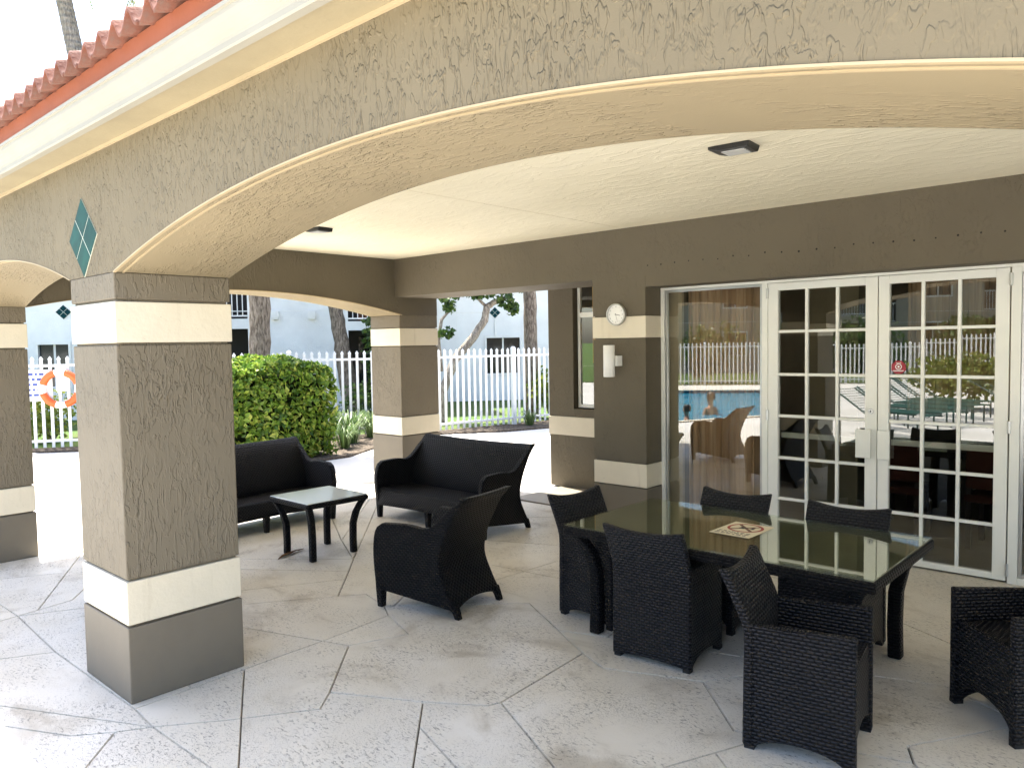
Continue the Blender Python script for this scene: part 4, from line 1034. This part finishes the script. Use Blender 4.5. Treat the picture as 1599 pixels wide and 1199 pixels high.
tree('straight_tree', 'straight brown trunk beyond the right fence beside the window wall', [(-8.03,12.45,0),(-8.09,12.52,1.68),(-8.16,12.56,3.17),(-8.21,12.59,4.3),(-8.2,12.6,6)], [.19,.165,.15,.145,.11],
     crown_at(-8.0,11.6,6.7,12,1.7,.75), 'bark', nleaf=330, size=.16)
def frond(m, base, az, L, droop, rise):
    P = []; n = 12
    d = Vector((math.cos(az), math.sin(az), 0))
    for k in range(n+1):
        s = k/n; P.append(Vector(base)+d*(L*s*(1-.15*droop*s))+Vector((0,0,rise*L*s-droop*L*.75*s*s)))
    m.tube(P, [.022*(1-.8*k/n) for k in range(n+1)], 5)
    side = Vector((-d.y, d.x, 0))
    for k in range(2, n*3):
        s = k/(n*3); i = min(int(s*n), n-1); f = s*n-i; p = P[i].lerp(P[i+1], f); tang = (P[i+1]-P[i]).normalized()
        ln = L*.30*math.sin(PI*min(1, .12+s*.9))*random.uniform(.85,1.1)
        for sg in (1, -1):
            e = p+side*sg*ln*.75+tang*ln*.5+Vector((0,0,-ln*(.35+.3*random.random()))); w = tang*.022
            m.add([p-w, p+w, e], [(0,1,2)])
def palm(label, path, rad, crown, nf=16, L=2.0, seed=1):
    b = Vector(path[0]); t = thing('palm_tree', label, 'palm tree', tuple(b), 0, 'tall palms')
    Q = []; R = []
    P = [Vector(p)-b for p in path]
    for i in range(len(P)-1):
        for k in range(14):
            f = k/14; Q.append(P[i].lerp(P[i+1], f)); R.append((rad[i]+(rad[i+1]-rad[i])*f)*(1+.05*(k % 2)))
    Q.append(P[-1]); R.append(rad[-1])
    MB().tube(Q, R, 12).obj('trunk', 'bark_palm', t, True)
    m = MB(); rs = random.Random(seed)
    for k in range(nf):
        az = 2*PI*k/nf+rs.uniform(-.15,.15)
        frond(m, Vector(crown)-b, az, L*rs.uniform(.85,1.1), rs.uniform(.7,1.25), rs.uniform(.05,.75))
    m.obj('crown', 'palm', t, recalc=False)
palm('tall palm trunk rising above the terracotta eave at upper left', [(-14.12,5.56,0),(-14.75,5.29,4.26),(-15.25,5.12,8.36),(-15.52,4.98,9.82),(-15.7,4.9,11.1)], [.24,.20,.175,.165,.15], (-15.7,4.9,11.1), 16, 2.2, 3)
palm('palm whose drooping frond tip shows over the roof tiles at top left', [(-14.6,7.15,0),(-14.85,7.32,5.7),(-15.0,7.5,11.2)], [.22,.18,.15], (-15.0,7.5,11.2), 18, 2.3, 5)
def shrub(name, label, loc, r, n, leaf, size, cat='shrub', group=None):
    t = thing(name, label, cat, (loc[0], loc[1], 0), 0, group)
    L = []
    for k in range(7):
        a = random.uniform(0, 2*PI); q = random.uniform(0,.6)
        L += blob_pts((r[0]*q*math.cos(a), r[1]*q*math.sin(a), r[2]*random.uniform(.4,.75)), (r[0]*.55, r[1]*.55, r[2]*.42), n//7)
    MB().leaves(L, size, (0,0,.6)).obj('foliage', leaf, t, recalc=False)
    for k in range(4): MB().tube([(0,0,0),(r[0]*.4*math.cos(k*1.7), r[1]*.4*math.sin(k*1.7), r[2]*.6)], [.02,.008], 5).obj('stem', 'bark', t)
shrub('lime_shrub', 'yellow green shrub behind the right fence beside the window wall', (-7.55,12.55), (.55,.6,1.15), 700, 'leaf_lime', .11)
shrub('lime_shrub', 'yellow green shrub behind the fence under the life ring', (-12.95,3.55), (.7,1.0,1.05), 900, 'leaf_lime', .11)
shrub('dark_shrub', 'tall dark green shrub between the leaning trunk and the corner column', (-11.3,10.5), (.75,.75,3.1), 900, 'leaf_dark', .14)
shrub('dark_shrub', 'low dark green shrub at the foot of the leaning trunk behind the fence', (-9.9,8.9), (.5,.9,.95), 500, 'leaf_dark', .12)
def grass_tuft(loc, r, h, n, label):
    t = thing('grass_tuft', label, 'ornamental grass', (loc[0], loc[1], 0), 0, 'strappy grass tufts in the mulch')
    m = MB()
    for k in range(n):
        a = random.uniform(0, 2*PI); d = Vector((math.cos(a), math.sin(a), 0)); o = d*random.uniform(0, r*.35); lean = random.uniform(.25, 1.1)*r; hh = h*random.uniform(.6, 1.1)
        s = Vector((-d.y, d.x, 0))*.009
        p0 = o; p1 = o+d*lean*.35+Vector((0,0,hh*.7)); p2 = o+d*lean*.8+Vector((0,0,hh*.92)); p3 = o+d*lean*1.25+Vector((0,0,hh*.72))
        m.add([p0-s, p0+s, p1+s, p1-s, p2+s*.8, p2-s*.8, p3], [(0,1,2,3),(3,2,4,5),(5,4,6)])
    m.obj('blades', 'leaf_grass', t, recalc=False)
for i, (x, y, r, h, n, lab) in enumerate([(-7.75,6.95,.42,.62,150,'large strappy grass tuft at the right foot of the hedge'), (-8.15,7.75,.38,.55,120,'strappy grass tuft against the fence left of the corner column'),
        (-7.25,6.45,.32,.45,100,'low strappy grass tuft nearest the hedge corner'), (-7.0,11.15,.3,.38,60,'thin strappy grass tuft by the right fence in the mulch')]):
    grass_tuft((x, y), r, h, n, lab)
shrub('lime_shrub', 'yellow green hedge shrub beyond the pool, mirrored in the right glass door', (-.6,-9.9), (1.5,1.0,1.2), 1800, 'leaf_lime', .13)

for (x, y), w_ in zip([(-12.2,-18.6),(-9.4,-20.4),(-6.4,-22.0),(-3.2,-23.6)], ['first', 'second', 'third', 'fourth']):
    shrub('dark_shrub', w_+' from the left of four dark shrubs behind the poolside fence, mirrored in the glass', (x, y), (1.9,1.3,2.3), 1100, 'leaf_dark', .22, group='dark shrubs behind the poolside fence')
# ------------------------------------------------------------------ pool side, seen mirrored in the glass
M['lounger_frame'] = plain('dark_green_frame', (.012, .05, .04), .4)
def lounger():
    t = thing('sun_lounger', 'x', 'sun lounger', group='green strap sun loungers on the pool deck')
    prof = [(0,.36),(1.25,.36),(1.95,.78)]
    for y in (-.30, .30):
        MB().tube([(0,y,.36),(1.25,y,.36),(1.95,y,.78)], .018, 8).obj('side_rail', 'lounger_frame', t, True)
        for x in (.15, 1.2): MB().tube([(x,y,.36),(x,y,0)], .016, 8).obj('leg', 'lounger_frame', t, True)
    for k in range(26):
        s = k/25
        if s < .62: x, z = .04+s/.62*1.18, .372
        else: q = (s-.62)/.38; x, z = 1.27+q*.66, .374+q*.40
        MB().box(x-.019, x+.019, -.315, .315, z-.004, z+.004).obj('strap', 'strap', t)
    return t
lo = lounger()
for i, (x, y, a) in enumerate([(.4,-3.6,200),(.5,-4.6,200),(.5,-5.6,202),(.5,-6.6,200),(.4,-7.6,205),(1.7,-8.9,190)]):
    lab = ['nearest', 'second', 'third', 'fourth', 'fifth', 'farthest'][i]+' green strap sun lounger in the poolside row, mirrored in the right glass door'
    if i == 0: place(lo, x, y, math.radians(a)); lo['label'] = lab
    else: copy_tree(lo, (x, y, 0), math.radians(a), lab)

def skin_body(name, joints, edges, mat, parent):
    me = bpy.data.meshes.new(name); me.from_pydata([j[0] for j in joints], edges, []); o = link(name, me, parent); me.materials.append(M[mat])
    sk = o.modifiers.new('skin', 'SKIN'); sk.use_smooth_shade = True
    lay = me.skin_vertices[0].data if me.skin_vertices else None
    if lay is None:
        bm = bmesh.new(); bm.from_mesh(me); bm.verts.layers.skin.verify(); bm.to_mesh(me); bm.free(); lay = me.skin_vertices[0].data
    for i, j in enumerate(joints): lay[i].radius = (j[1], j[1]*j[2] if len(j) > 2 else j[1])
    lay[0].use_root = True
    s = o.modifiers.new('sub', 'SUBSURF'); s.levels = 1; s.render_levels = 2
    return o
def bather(loc, rz, label, suit, scale=1.0):
    """standing in the water to the chest, arms lowered in front"""
    t = thing('person', label, 'person', loc, rz); t.scale = (scale,)*3
    J = [((0,0,-.55),.15,.75),((0,0,-.30),.14,.75),((0,0,0.0),.16,.7),((0,0,.20),.17,.62),((0,0,.34),.075,.9),((.01,0,.42),.058),((.02,0,.50),.085),((.02,0,.60),.098),((.015,0,.69),.07),
         ((0,.17,.27),.062),((.03,.22,.02),.05),((.18,.20,-.16),.04),((.26,.19,-.2),.038),((0,-.17,.27),.062),((.03,-.22,.02),.05),((.18,-.20,-.16),.04),((.26,-.19,-.2),.038),((.105,0,.565),.018),
         ((0,.10,-.75),.10),((0,.11,-1.1),.07),((0,.11,-1.4),.05),((0,-.10,-.75),.10),((0,-.11,-1.1),.07),((0,-.11,-1.4),.05)]
    E = [(0,1),(1,2),(2,3),(3,4),(4,5),(5,6),(6,7),(7,8),(3,9),(9,10),(10,11),(11,12),(3,13),(13,14),(14,15),(15,16),(7,17),(0,18),(18,19),(19,20),(0,21),(21,22),(22,23)]
    skin_body('body', J, E, 'skin', t)
    h = MB(); n = 14
    pr = [(.001,.725),(.05,.72),(.09,.69),(.113,.63),(.115,.57),(.10,.52)]
    h.lathe(pr, n, (-.005,0,0)); ho = h.obj('hair', 'hair', t, True)
    bm = bmesh.new(); bm.from_mesh(ho.data); bmesh.ops.delete(bm, geom=[f for f in bm.faces if f.calc_center_median().x > .055 and f.calc_center_median().z < .655], context='FACES'); bm.to_mesh(ho.data); bm.free()
    MB().lathe([(.165,-.62),(.175,-.45),(.165,-.30),(.168,-.1),(.185,.03)], 16).obj('swimwear', suit, t, True).scale = (.95, 1.22, 1)
bather((-5.5,-6.6,-.25), math.radians(200), 'dark haired person standing in the pool seen from behind, mirrored in the glass', 'swim_dark')
bather((-5.35,-5.1,-.35), math.radians(160), 'person in pink swimwear low in the pool water, mirrored in the glass', 'pink', .85)
life_ring((-1.0,-22.35,1.05), math.atan2(-6.3,11.2)+PI/2, 'life ring on the fence beyond the pool, mirrored in the right glass door')
